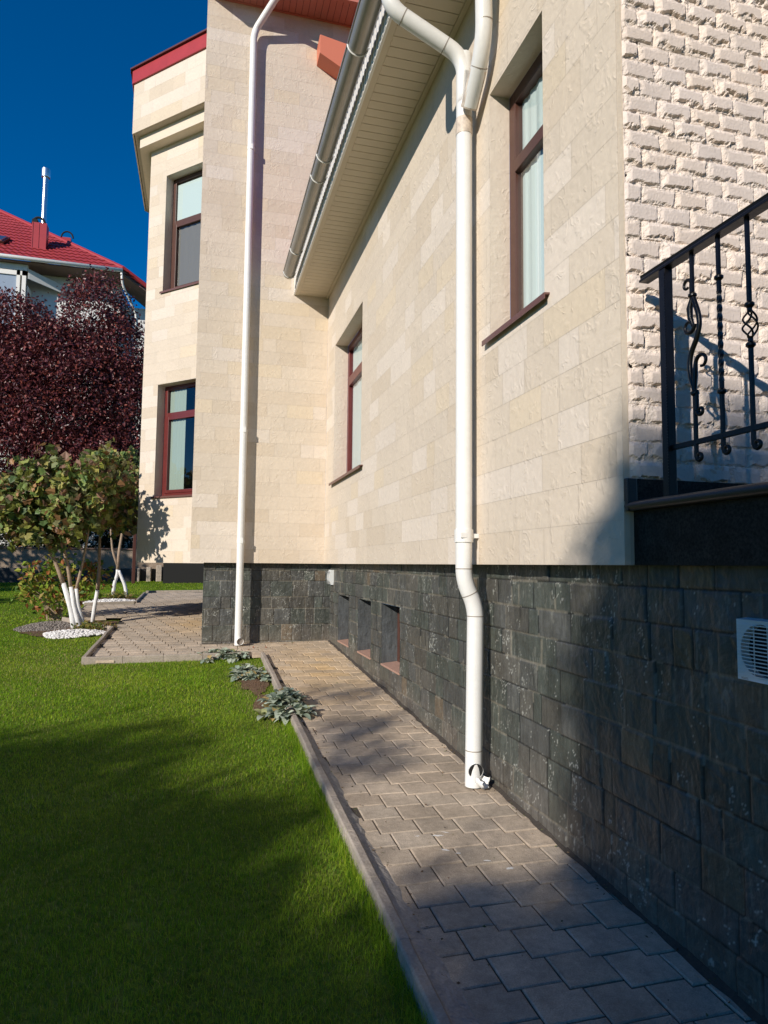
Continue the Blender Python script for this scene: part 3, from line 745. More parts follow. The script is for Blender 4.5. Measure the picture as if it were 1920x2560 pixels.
k.add(vs, [(q_*13+a_, q_*13+a_+1, (q_+1)*13+a_+1, (q_+1)*13+a_) for q_ in range(5) for a_ in range(12)])
o = k.build('torn_spout', M['white_metal'], smooth=True); md = o.modifiers.new('solid','SOLIDIFY'); md.thickness = .003; parts.append(o)
adopt(dpn, *parts); H.append(dpn)
q = MB(); q.tube(smooth_path([(1.05,9.55,8.62),(.86,9.85,8.60),(.580,10.145,8.25),(.545,10.145,8.1),(.545,10.145,-1.17)], .06), .052, 20, cap=False)
d2 = q.build('downpipe', M['white_metal'], smooth=True); d2['label'] = 'tall thin white downpipe on the end wall'
parts = []
for z in (6.3,1.95,.32): parts.append(collar((.545,10.145,z),(0,0,1),.056,.05,'clamp')); k = MB(); k.box(.53,.56,10.19,10.26,z-.012,z+.012); parts.append(k.build('clamp_bracket', M['white_metal'])); k = MB(); k.box(.550,.575,10.08,10.10,z-.03,z+.05); parts.append(k.build('clamp_bolt', M['white_metal']))
mc = Vector((.560,10.10,-1.105)); dv = Vector((.25,-1,-.1)).normalized()
k = MB(); k.tube([mc,mc+dv*.05], .05, 20, cap=False); parts.append(k.build('mouth_rim', M['white_metal'], smooth=True))
k = MB(); k.tube([mc+dv*.028,mc+dv*.03], .046, 20); parts.append(k.build('mouth', M['seam'], auto=True))
adopt(d2, *parts); H.append(d2)

# -- high eaves on the end wall, red soffit
s = MB(); x = -.12
while x < 3.2:
    s.box(x+.003, min(x+.10,3.2)-.003, 9.80, YB-.035, 8.70, 8.712); x += .10
s.box(-.12,3.2,9.745,9.798,8.694,8.712); s.box(-.12,3.2,YB-.033,YB-.001,8.69,8.712)
s.box(-.12,3.2,9.735,9.745,8.694,8.84)
o = s.build('high_soffit', M['red_soffit'], bevel=.002); k = MB(); k.box(-.11,3.2,9.75,YB-.002,8.706,8.80); gk = k.build('groove', M['dark_tile']); adopt(o, gk); H.append(o)
k = MB(); k.box(-.16,3.2,9.62,YB,8.845,8.87); H.append(k.build('roof_edge', M['fascia']))
# terracotta return of the lower roof edge on the end wall
k = MB(); k.prism([(1.545,9.95,8.22),(1.545,9.95,7.92),(2.3,9.95,7.53),(2.3,9.95,8.10)], (0,.30,0)); H.append(k.build('verge_board', M['orange_red'], bevel=.004))
adopt(house, *H)

# ================================================================== RAILING
RX = 1.868
rail = empty('railing', (RX,2.4,.29), 'black wrought iron railing with scrolls on the granite porch', 'railing'); RP = []
q = MB()
# moulded handrail profile extruded along y
hp = [(-.024,0),(.024,0),(.024,.010),(.017,.016),(.017,.022),(.020,.030),(.010,.036),(-.010,.036),(-.020,.030),(-.017,.022),(-.017,.016),(-.024,.010)]
q.prism([(RX+x,2.56,1.262+z) for x,z in hp], (0,-2.3,0)); RP.append(q.build('handrail', M['iron'], bevel=.0012))
q = MB(); q.bar((RX,2.412,.29),(RX,2.412,1.262),.040,.040); RP.append(q.build('post', M['iron'], bevel=.003))
q = MB()
for k in range(75):
    z = .33+k*.0122; q.box(RX-.0235,RX-.0195,2.390,2.396,z,z+.007)
RP.append(q.build('post_beading', M['iron']))
q = MB(); q.bar((RX,2.39,.494),(RX,.3,.494),.012,.022,up=(0,0,1)); RP.append(q.build('lower_rail', M['iron'], bevel=.002))
def knuckle(m, y, z, r=.017):
    m.lathe((RX,y,z), [(.009,-.012),(.011,-.010),(r,-.004),(r,.004),(.011,.010),(.009,.012)], 14)
def curl(m, y, z, side=-1, r0=.017, r=.0075, turns=1.25):
    """tail of a bar curling up into a small scroll (towards the camera: side=-1)"""
    pts = []
    for k in range(22):
        t = k/21; th = -math.pi/2*0+turns*2*math.pi*t; rr = r0*(1-.55*t)
        pts.append((RX, y+side*(r0-rr*math.cos(th)), z-rr*math.sin(th)))
    m.tube(pts, [r*(1-.15*k/21) for k in range(22)], 10)
def spiral(m, cy, cz, r0, r1, a0, turns, rad, sgn=1, n=26):
    pts = []
    for k in range(n+1):
        t = k/n; th = a0+sgn*turns*2*math.pi*t; rr = r0+(r1-r0)*t; pts.append((RX, cy+rr*math.cos(th), cz+rr*math.sin(th)))
    m.tube(pts, [rad*(1-.35*k/n) for k in range(n+1)], 10)
def baluster(kind, y):
    m = MB(); t = .0125
    if kind == 'scroll':
        m.bar((RX,y,1.262),(RX,y,1.08),t,t); m.bar((RX,y,.70),(RX,y,.435),t,t)
        knuckle(m,y,1.088); knuckle(m,y,.690)
        curl(m,y,.435)
        # S-shaped bar between the knuckles
        S_ = [(y,1.085),(y-.014,1.05),(y-.032,1.0),(y-.036,.955),(y-.018,.905),(y+.012,.865),(y+.026,.82),(y+.022,.765),(y+.006,.72),(y,.69)]
        m.tube(smooth_path([(RX,a,b) for a,b in S_], .02, 4), .0105, 10)
        m.tube([(RX,y+.004,1.08),(RX,y+.018,1.04),(RX,y+.016,1.00),(RX,y+.002,.965)], [.008,.013,.011,.007], 10)
        spiral(m, y+.030, 1.140, .025, .012, 0.0+math.pi, -.85, .0075)
        m.tube([(RX,y+.006,1.140),(RX,y+.006,1.095)], .0075, 8)
        spiral(m, y+.024, .968, .032, .017, math.pi, -.80, .0085, -1)
        spiral(m, y-.042, .806, .034, .016, 0.0, .80, .0085, 1)
        m.tube([(RX,y-.008,.806),(RX,y-.004,.76),(RX,y+.002,.70)], [.0085,.011,.009], 8)
        m.tube([(RX,y-.010,.70),(RX,y-.010,.620)], .008, 8); spiral(m, y-.028,.615,.018,.007,0,-1.1,.008,1)
    elif kind == 'twist':
        m.bar((RX,y,1.262),(RX,y,1.05),t,t); m.bar((RX,y,1.05),(RX,y,.70),.0145,.0145,twist=math.pi*5,n=60); m.bar((RX,y,.70),(RX,y,.44),t,t)
        knuckle(m,y,1.102); knuckle(m,y,.662); curl(m,y,.44)
    else:
        m.bar((RX,y,1.262),(RX,y,.915),t,t); m.bar((RX,y,.825),(RX,y,.435),t,t); knuckle(m,y,.942); knuckle(m,y,.795); curl(m,y,.435)
        for j in range(4):
            pts = []
            for k in range(15):
                a = k/14; rr = .006+.021*math.sin(math.pi*a); th = j*math.pi/2+a*math.pi*1.1
                pts.append((RX+rr*math.cos(th), y+rr*math.sin(th), .92-.10*a))
            m.tube(pts, .0036, 8)
    return m.build('baluster', M['iron'], auto=True)
for k, kind in enumerate(['scroll','twist','basket','twist','scroll','twist','basket','twist','scroll','twist']):
    RP.append(baluster(kind, 2.252-.1445*k))
adopt(rail, *RP)

# ================================================================== EXTRACTOR FAN
fan = empty('extractor_fan', (1.9,1.965,-.40), 'square white extractor fan grille on the dark slate plinth', 'fan'); FP = []
y0,y1,z0,z1 = 1.858,2.080,-.398,-.176; xf = 1.872; yc,zc = (y0+y1)/2,(z0+z1)/2
q = MB()
seg = 48; rr = .093
ring = [(yc+rr*math.cos(2*math.pi*k/seg), zc+rr*math.sin(2*math.pi*k/seg)) for k in range(seg)]
def sqp(c, s_n):
    m = max(abs(math.cos(c)),abs(math.sin(c))); return (yc+s_n*math.cos(c)/m, zc+s_n*math.sin(c)/m)
sq_ = [sqp(2*math.pi*k/seg+1e-6, .106) for k in range(seg)]; so2 = [sqp(2*math.pi*k/seg+1e-6, .111) for k in range(seg)]
vs = [(xf+.004,a,b) for a,b in ring]+[(xf,a,b) for a,b in sq_]+[(xf+.05,a,b) for a,b in so2]+[(xf+.05,a,b) for a,b in ring]
q.add(vs, [(k,(k+1)%seg,(k+1)%seg+seg,k+seg) for k in range(seg)]+[(k+seg,(k+1)%seg+seg,(k+1)%seg+2*seg,k+2*seg) for k in range(seg)]+[(k,(k+1)%seg,(k+1)%seg+3*seg,k+3*seg) for k in range(seg)])
FP.append(q.build('housing', M['plastic'], None))
q = MB(); q.box(xf+.040,xf+.045,yc-.10,yc+.10,zc-.10,zc+.10); FP.append(q.build('duct', M['dark']))
q = MB()
for k in range(15):
    z = zc+.088-k*.0126; q.bar((xf-.002,y1-.010,z),(xf-.002,y0+.010,z),.0026,.0036)
FP.append(q.build('louvre', M['plastic']))
q = MB(); q.bar((xf+.003,yc-.03+.06,zc-.093),(xf+.003,yc-.03+.06,zc+.093),.003,.003); q.bar((xf+.003,yc-.03,zc-.093),(xf+.003,yc-.03,zc+.093),.003,.003); FP.append(q.build('grille_bar', M['plastic']))
tx = bpy.data.curves.new('maker_text', 'FONT'); tx.body = 'VENTS'; tx.size = .011; tx.align_x = 'LEFT'; tx.extrude = .0002
to = bpy.data.objects.new('maker_text_curve', tx); C.objects.link(to)
bpy.context.view_layer.update(); me = bpy.data.meshes.new_from_object(to); bpy.data.objects.remove(to)
mt = bpy.data.objects.new('lettering', me); C.objects.link(mt); me.materials.append(M['seam'])
mt.matrix_world = Matrix.Translation((xf-.0012, y1-.022, z0+.0075)) @ Matrix(((0,0,-1,0),(-1,0,0,0),(0,1,0,0),(0,0,0,1)))
FP.append(mt); adopt(fan, *FP)
# small white vent in the inner corner
q = MB(); vs = []
for k in range(9):
    t = k/8; z = -.302+.220*t; x = 1.905-.030-.030*math.sin(math.pi*t)
    vs += [(x,10.06,z),(x,10.26,z)]
vs2 = [(1.915,10.06,-.302),(1.915,10.26,-.302),(1.915,10.06,-.082),(1.915,10.26,-.082)]
q.add(vs+vs2, [(2*k,2*k+1,2*k+3,2*k+2) for k in range(8)]+[(0,18,19,1),(16,17,21,20),tuple([18]+[2*k for k in range(9)]+[20]),tuple([19]+[2*k+1 for k in range(9)]+[21])])
for k in range(12): q.box(1.838,1.85,10.075,10.245,-.28+.016*k,-.277+.016*k)
ven = q.build('vent_cover', M['plastic']); tag(ven, 'small curved white vent cover in the inner corner of the slate plinth', 'vent')

# ================================================================== LEAVES
def leaf_cloud(name, centers, n_per, spread, size, cols, material, parent=None, shape='oval', droop=.3, seed=1, flat=0., jitter=.18):
    """centers: (k,3) twig tips; every leaf is a small folded blade"""
    r = np.random.default_rng(seed); K = len(centers); n = K*n_per
    c = np.repeat(centers, n_per, 0)+r.normal(0, spread, (n,3))
    d = r.normal(0,1,(n,3)); d[:,2] = d[:,2]*(1-flat)-droop; d /= np.linalg.norm(d,axis=1,keepdims=True)
    u = r.normal(0,1,(n,3)); u[:,2] += .8; s = np.cross(d,u); s /= np.linalg.norm(s,axis=1,keepdims=True)+1e-9; nn = np.cross(s,d)
    L = size*r.uniform(.6,1.25,n)
    if shape == 'oval': T = np.array([[0,0,0],[.45,.28,.05],[1,0,-.08],[.45,-.28,.05]]); F0 = [[0,1,2,3]]; F0 = np.array([[0,1,2],[0,2,3]])
    elif shape == 'lobed': T = np.array([[0,0,0],[.10,.42,.06],[.42,.30,.05],[.55,.52,.02],[1,0,-.12],[.55,-.52,.02],[.42,-.30,.05],[.10,-.42,.06]]); F0 = np.array([[0,1,2],[0,2,4],[2,3,4],[0,4,6],[4,5,6],[0,6,7]])
    else: T = np.array([[0,0,0],[.35,.16,.05],[.75,.13,.02],[1,0,-.10],[.75,-.13,.02],[.35,-.16,.05]]); F0 = np.array([[0,1,2],[0,2,3],[0,3,4],[0,4,5]])
    m = len(T)
    V = c[:,None,:]+L[:,None,None]*(T[None,:,0,None]*d[:,None,:]+T[None,:,1,None]*s[:,None,:]+T[None,:,2,None]*nn[:,None,:])
    F = (F0[None]+(np.arange(n)*m)[:,None,None]).reshape(-1,3)
    cols = np.array([q[:3] for q in cols]); pw = None
    idx = r.integers(0,len(cols),n); cc = cols[idx]*r.uniform(1-jitter,1+jitter,(n,1))
    col = np.repeat(cc, m, 0)
    return mesh_np(name, V.reshape(-1,3), F, material, parent, col)
def blob_points(blobs, n, seed, shell=.45):
    """points in a union of ellipsoids (cx,cy,cz,rx,ry,rz), more towards the surface"""
    r = np.random.default_rng(seed); vol = np.array([b[3]*b[4]*b[5] for b in blobs])**.8; idx = r.choice(len(blobs), n, p=vol/vol.sum())
    B = np.array(blobs)[idx]; d = r.normal(0,1,(n,3)); d /= np.linalg.norm(d,axis=1,keepdims=True); q = (shell+(1-shell)*r.random(n))**(1/1.6)
    return B[:,:3]+d*q[:,None]*B[:,3:]
GREENS = [tuple(v*m_ for v,m_ in zip(g_,(1.65,1.5,1.35))) for g_ in [(.11,.165,.05),(.08,.135,.04),(.16,.20,.06),(.13,.14,.075),(.17,.11,.085),(.06,.11,.04),(.21,.21,.07),(.20,.12,.06),(.11,.14,.065),(.15,.18,.04)]]
def stems(m, lst):
    for pts, r0, r1 in lst:
        n = len(pts); sp_ = smooth_path(pts, .12, 4); k = len(sp_)
        m.tube(sp_, [r0+(r1-r0)*i/(k-1) for i in range(k)], 9)
def shrub_tree(label, base, white, bark, blobs, nb, seed, extra=None, shade=0):
    t = empty('shrub_tree', base, label, 'tree', 'whitewashed shrub trees beside the path')
    a = MB(); stems(a, white); b_ = MB(); stems(b_, bark)
    tr = b_.build('trunk', M['bark'], smooth=True); wh = a.build('whitewash', M['lime'], smooth=True)
    adopt(tr, wh)
    pts = blob_points(blobs, nb, seed, .35)
    cr = leaf_cloud('crown', pts, 9, .060, .125, GREENS, M['leaf'], None, 'lobed', .55, seed+1, jitter=.3)
    tw = MB(); r = random.Random(seed)
    for k in range(45):
        p = Vector(pts[r.randrange(len(pts))]); b0 = Vector(blobs[0][:3]); d = (p-b0); tw.tube([p-d*.28, p+d*.06+Vector((0,0,.05))], [.006,.003], 5, cap=False)
    tws = tw.build('twig', M['bark']); tws['kind'] = 'stuff'
    adopt(tr, tws); adopt(t, tr, cr); return t
zb = lambda x,y: float(gz(x,y,LAWN))
b1 = (-2.03,12.6,zb(-2.03,12.6))
sh1 = shrub_tree('multi-stemmed shrub tree with whitewashed feet rising from the near pebble bed', b1,
    [([(-2.03,12.6,b1[2]-.05),(-2.09,12.6,-.85),(-2.24,12.6,-.36)],.052,.040),([(-1.92,12.58,b1[2]-.05),(-2.05,12.6,-.80),(-2.12,12.6,-.42)],.042,.034),([(-1.86,12.66,b1[2]-.05),(-2.0,12.63,-.75),(-2.04,12.62,-.45)],.037,.030)],
    [([(-2.24,12.6,-.38),(-2.36,12.6,-.05),(-2.60,12.55,.45),(-2.75,12.5,.9)],.036,.020),([(-2.12,12.6,-.44),(-2.18,12.6,-.1),(-2.30,12.65,.35),(-2.35,12.7,.9)],.030,.016),([(-2.04,12.62,-.47),(-1.98,12.62,-.15),(-1.90,12.6,.35),(-1.85,12.6,.9)],.027,.014)],
    [(-1.95,11.9,1.10,.46,.46,.62),(-2.55,12.5,1.18,.72,.7,.72),(-3.05,12.6,1.0,.45,.6,.52),(-2.1,12.5,1.1,.58,.6,.74),(-2.6,12.4,.55,.62,.5,.36),(-3.3,12.8,.95,.40,.5,.5)], 430, 61)
b2 = (-1.85,13.36,zb(-1.85,13.36))
shrub_tree('slim single-stemmed shrub tree with whitewashed foot at the edge of the paving', b2,
    [([(-1.87,13.36,b2[2]-.05),(-1.84,13.36,-.80),(-1.80,13.36,-.50)],.036,.034)],
    [([(-1.80,13.36,-.50),(-1.79,13.36,-.2),(-1.80,13.36,.35),(-1.78,13.36,1.0)],.036,.020)],
    [(-1.70,13.2,1.45,.45,.55,.72),(-1.95,13.0,1.15,.5,.5,.6),(-1.52,13.2,.95,.34,.4,.42)], 230, 62)
b3 = (-2.0,18.3,zb(-2.0,18.3))
shrub_tree('twin-stemmed shrub tree with whitewashed feet standing on the far pebble bed', b3,
    [([(-2.10,18.3,b3[2]-.05),(-2.09,18.3,-.55),(-2.02,18.3,-.30),(-2.02,18.3,-.16)],.045,.038),([(-1.78,18.3,b3[2]-.05),(-1.82,18.3,-.60),(-1.94,18.3,-.32),(-1.99,18.3,-.20)],.045,.036)],
    [([(-2.02,18.3,-.18),(-2.0,18.3,.30),(-1.93,18.3,.85),(-1.85,18.3,1.3),(-1.9,18.3,1.9)],.040,.022),([(-2.0,18.3,-.16),(-2.16,18.3,.30),(-2.22,18.3,.85),(-2.15,18.3,1.4)],.032,.018)],
    [(-1.75,18.2,1.85,.95,.9,1.05),(-2.25,18.2,1.75,.7,.8,.8),(-1.3,18.1,1.5,.7,.7,.9)], 430, 63)
# yellow-green bush behind the first tree
bb = empty('bush', (-2.7,13.9,zb(-2.7,13.9)), 'low yellowing green bush behind the whitewashed stems', 'bush')
pts = blob_points([(-2.65,13.9,-.55,.48,.45,.45),(-2.35,13.9,-.25,.55,.4,.45),(-2.9,13.9,-.15,.30,.3,.32),(-1.95,13.9,-.25,.30,.3,.22),(-3.1,13.8,-.55,.26,.3,.15)], 150, 71, .5)
cr = leaf_cloud('foliage', pts, 6, .06, .13, [(.16,.27,.035),(.24,.34,.04),(.34,.36,.06),(.10,.18,.03),(.38,.28,.07),(.42,.16,.06)], M['leaf'], None, 'oval', .2, 72, jitter=.2)
m = MB(); r = random.Random(73)
for k in range(26):
    p = Vector(pts[r.randrange(len(pts))]); m.tube([(-2.6+r.uniform(-.15,.15),13.9,zb(-2.6,13.9)-.02), ((p.x-2.6)/2,13.9,p.z*.5-.4), p], [.010,.007,.003], 5, cap=False)
st = m.build('stem', M['bark']); adopt(bb, cr, st)
# small ground cover at the feet
for (x,y,s_) in ((-1.72,12.35,.26),(-1.95,17.9,.30)):
    z = zb(x,y); n_ = 60; r = np.random.default_rng(int(abs(x)*100)); P_ = np.stack([x+r.normal(0,s_*.6,n_), y+r.normal(0,s_*.35,n_), z+.03+r.random(n_)*.10*np.exp(-((r.normal(0,1,n_)*.5)**2))],-1)
    o = leaf_cloud('ground_cover', P_, 7, .03, .055, [(.16,.20,.04),(.24,.22,.05),(.10,.15,.03),(.28,.19,.06)], M['leaf'], None, 'oval', -.3, 75)
    o['kind'] = 'stuff'
# plum tree beyond the garden wall
def big_tree(name, label, base, blobs, n, per, spread, size, cols, material, seed, trunk, cat='tree', group=None, shell=.35, shape='oval'):
    t = empty(name, base, label, cat, group)
    m = MB(); stems(m, trunk); tr = m.build('trunk', M['darkbark'], smooth=True)
    pts = blob_points(blobs, n, seed, shell); cr = leaf_cloud('crown', pts, per, spread, size, cols, material, None, shape, .15, seed+1, jitter=.35)
    adopt(t, tr, cr); return t
PL = [(.13,.032,.038),(.09,.024,.032),(.18,.045,.042),(.07,.022,.03),(.24,.06,.045),(.15,.045,.055)]
plx = [(-4.6,25.2,5.6,2.6,1.9,2.6),(-3.8,25.2,8.5,1.15,1.2,1.6),(-6.4,25.3,7.9,1.2,1.2,1.25),(-3.0,25.1,7.3,1.2,1.2,1.5),(-5.6,25.3,7.0,1.7,1.5,1.45),(-7.2,25.4,6.0,1.8,1.6,2.2),(-2.6,25.2,5.0,1.3,1.4,2.3),(-6.6,25.2,3.6,2.2,1.6,1.6),(-3.6,25.0,3.2,2.0,1.6,1.5),(-8.6,25.4,4.8,1.6,1.5,2.4),(-4.9,25.3,4.4,1.9,1.5,1.5),(-4.4,25.2,6.3,1.5,1.5,1.2)]
big_tree('plum_tree', 'large dark purple-leaved plum tree in front of the neighbouring house', (-4.8,25.2,-.55), plx, 9500, 14, .17, .125, PL, M['plumleaf'], 81,
    [([(-4.8,25.2,-.6),(-4.7,25.2,1.2),(-4.5,25.2,4.0),(-4.2,25.2,7)],.22,.05),([(-4.7,25.2,1.0),(-5.8,25.2,3.2),(-6.3,25.2,6)],.13,.04),([(-4.6,25.2,1.4),(-3.4,25.2,3.4),(-3.0,25.2,6.4)],.13,.04)], shell=.55)
plr = [(-5.2,24.6,2.3,1.9,.7,1.0),(-3.3,24.5,2.4,1.3,.7,1.15),(-6.9,24.6,2.0,1.2,.7,.9)]
big_tree('plum_tree', 'lower reddish plum tree just behind the garden wall', (-4.3,24.7,-.55), plr, 1900, 13, .15, .12, [(.24,.045,.035),(.17,.032,.03),(.30,.07,.045),(.11,.024,.028)], M['plumleaf'], 83,
    [([(-4.3,24.7,-.6),(-4.4,24.7,.8),(-5.0,24.6,2.2)],.09,.03),([(-4.35,24.7,.4),(-3.6,24.6,1.4),(-3.3,24.5,2.4)],.07,.03)], shell=.5)
hd = [(-9.0+1.3*k,26.3,.7,1.0,.6,1.3) for k in range(7)]
pts = blob_points(hd, 2200, 85, .3); o = leaf_cloud('hedge', pts, 9, .13, .13, [(.03,.05,.018),(.022,.035,.014),(.045,.03,.02)], M['leaf'], None, 'oval', .1, 86)
tag(o, 'dark clipped hedge behind the low garden wall', 'hedge')
pq = MB(); pq.bar((-2.03,22.7,zb(-2.03,22.7)-.1),(-2.03,22.7,3.0),.10,.10); tag(pq.build('metal_post', M['downbrown'], bevel=.01), 'thin dark red-brown post standing on the lawn edge beyond the bay', 'post')
# garden wall at the back
gw = empty('garden_wall', (-6,24,-.6), 'low brown rendered garden wall with dark base behind the lawn', 'wall'); z0 = zb(-6,24)-.15
q = MB(); q.box(-16,-.2,23.9,24.05,-.20,.40); a1 = q.build('wall', M['gwall'])
q = MB(); q.box(-16.05,-.15,23.84,24.1,z0,-.205); a2 = q.build('base', M['gbase'])
q = MB(); q.box(-16.05,-.1,23.86,24.09,.405,.46); a3 = q.build('coping', M['brown_soffit'], bevel=.01)
q = MB()
for k in range(2): q.box(-1.72+.30*k,-1.58+.30*k+.04*k,23.60,23.835,z0,-.14+.06*(k % 2))
q.box(-2.0,-1.93,23.6,23.835,z0,-.18)
a4 = q.build('pier', M['stonepile'], bevel=.02); q = MB(); q.box(-1.15,1.6,22.6,23.4,z0,.25); a5 = q.build('base', M['dark']); adopt(gw, a1, a2, a3, a4, a5)

# ================================================================== NEIGHBOUR HOUSE
nh = empty('neighbour_house', (-8,32,-.6), 'white neighbouring house with red metal tile hipped roof', 'house'); NP = []
# front eave runs along x at y=30, z=12.25; hip rises back to the left
E0, E1 = Vector((-13,29.4,12.20)), Vector((-3.55,29.4,12.08)); 
def tiled(corners, nu, nv):
    """pressed-metal tile roof plane: quad a(eave left) b(eave right) c(ridge right) d(ridge left)"""
    a,b,c,d = map(Vector, corners); vs = []; cols_ = nu*6; rows_ = nv
    nrm = (b-a).cross(d-a).normalized(); nu_ = cols_+1; L = []
    for j in range(rows_):
        for e in (0,1):
            t = (j+e)/rows_
            for i in range(nu_):
                s_ = i/cols_; p = a.lerp(b,s_).lerp(d.lerp(c,s_), t)
                L.append(p+nrm*(.035*(1+math.cos(2*math.pi*i/6))/2+(.04*(1-e))))
    fs = []
    for j in range(rows_):
        o = j*2*nu_
        for i in range(cols_): fs.append((o+i,o+i+1,o+nu_+i+1,o+nu_+i))
        if j < rows_-1:
            for i in range(cols_): fs.append((o+nu_+i,o+nu_+i+1,o+2*nu_+i+1,o+2*nu_+i))
    return L, fs
q = MB()
# roof plane rising away from the eave; right border is the hip seen from below
hipA, hipB = Vector((-1.9,29.6,11.35)), Vector((-10.6,33.6,15.9))
L, fs = tiled((( -13,29.4,12.22),(-3.5,29.4,12.12),(-9.8,34.4,16.3),(-14.5,34.4,16.4)), 36, 16); q.add(L, fs)
L, fs = tiled(((-3.5,29.4,12.12),(-2.0,30.2,11.30),(-8.0,36.0,15.4),(-9.8,34.4,16.3)), 8, 16); q.add(L, fs)
NP.append(q.build('roof', M['tile']))
q = MB(); q.tube([(-1.9,30.1,11.32),(-3.5,29.55,12.25),(-9.8,34.4,16.42)], [.10,.09,.09], 8); NP.append(q.build('ridge_cap', M['red_fascia']))
q = MB(); q.tube([(-13,29.32,12.16),(-3.5,29.32,12.06)], .085, 10); NP.append(q.build('gutter', M['fascia'], smooth=True))
q = MB(); q.tube(smooth_path([(-3.55,29.35,12.0),(-3.5,29.5,11.5),(-3.0,30.2,10.6),(-2.9,30.2,6)],.2), .05, 8); NP.append(q.build('downpipe', M['fascia'], smooth=True))
q = MB(); q.prism([(-13,29.45,12.02),(-3.55,29.45,11.98),(-3.9,30.6,11.98),(-13,30.6,12.02)], (0,0,.05)); q.prism([(-3.55,29.5,11.98),(-1.95,30.2,11.16),(-2.6,31.2,11.16),(-3.9,30.6,11.98)], (0,0,.06)); NP.append(q.build('soffit', M['brown_soffit']))
q = MB(); q.box(-13,-3.7,30.6,36,-1,12.0); q.box(-3.7,-2.5,31.2,36,-1,11.2); NP.append(q.build('wall', M['render_white']))
q = MB(); q.box(-12,-7.15,29.7,29.85,11.75,12.02); q.prism([(-7.14,29.75,11.85),(-5.6,30.58,11.45),(-5.6,30.58,11.15),(-7.14,29.75,11.45)], (.05,.02,0)); NP.append(q.build('balcony_beam', M['render_white']))
q = MB()
for (x0,x1,za,zb_) in ((-7.35,-7.2,8.0,11.74),(-7.55,-7.42,8.0,11.74),(-12,-7.2,11.55,11.74)): q.box(x0,x1,29.72,29.84,za,zb_)
wf = q.build('window', M['fascia']); q = MB(); q.box(-12,-7.55,29.78,29.80,8,11.55); pn = q.build('pane', mat('pale_grey_glass', (.30,.36,.44), .15)); adopt(wf, pn); NP.append(wf)
q = MB(); q.box(-7.18,-7.16+.0,29.86,30.59,8,11.2); NP.append(q.build('wall', M['render_white']))
# chimneys
ch = MB(); cx_,cy_ = -6.95,30.6
ch.box(cx_-.27,cx_+.27,cy_-.22,cy_+.22,12.4,14.15); ch.box(cx_-.30,cx_+.30,cy_-.25,cy_+.25,12.55,12.62)
for dx in (-.27,-.03,.25): ch.box(cx_+dx-.01,cx_+dx+.03,cy_-.235,cy_-.218,12.65,14.14)
chm = ch.build('chimney', M['red_fascia'])
q = MB(); q.lathe((cx_+.10,cy_,14.1), [(.11,0),(.11,2.15),(.17,2.15),(.18,2.2),(.18,2.5),(.15,2.52)], 20); fl = q.build('flue', M['steel'], auto=True)
q = MB(); q.tube([(cx_-.30+.24-.24*math.cos(math.pi*k/10), cy_-.1, 14.12+.30*math.sin(math.pi*k/10)) for k in range(11)], .05, 8); q.box(cx_-.30,cx_-.10,cy_-.2,cy_+.2,14.1,14.30); cw = q.build('cowl', M['dark'])
adopt(chm, fl, cw); NP.append(chm)
q = MB(); q.box(-6.33,-5.98,31.7,32.0,12.9,14.25); c2 = q.build('chimney', M['red_fascia']); c2['label'] = 'small second chimney behind the ridge'
q = MB(); q.tube([(-6.15-.24*math.cos(math.pi*k/10), 31.85, 14.3+.28*math.sin(math.pi*k/10)) for k in range(11)], .035, 8); cw2 = q.build('cowl', M['dark']); adopt(c2, cw2); NP.append(c2)
q = MB(); q.obox((-8.75,30.35,13.05), (.50,0,-.005), (.10,.55,.45), (0,-.06,.07)); sk = q.build('skylight', M['downbrown']); q = MB(); q.obox((-8.68,30.32,13.12), (.36,0,-.004), (.08,.44,.36), (0,-.05,.062)); sg = q.build('pane', M['steel']); adopt(sk, sg); NP.append(sk)
adopt(nh, *NP)

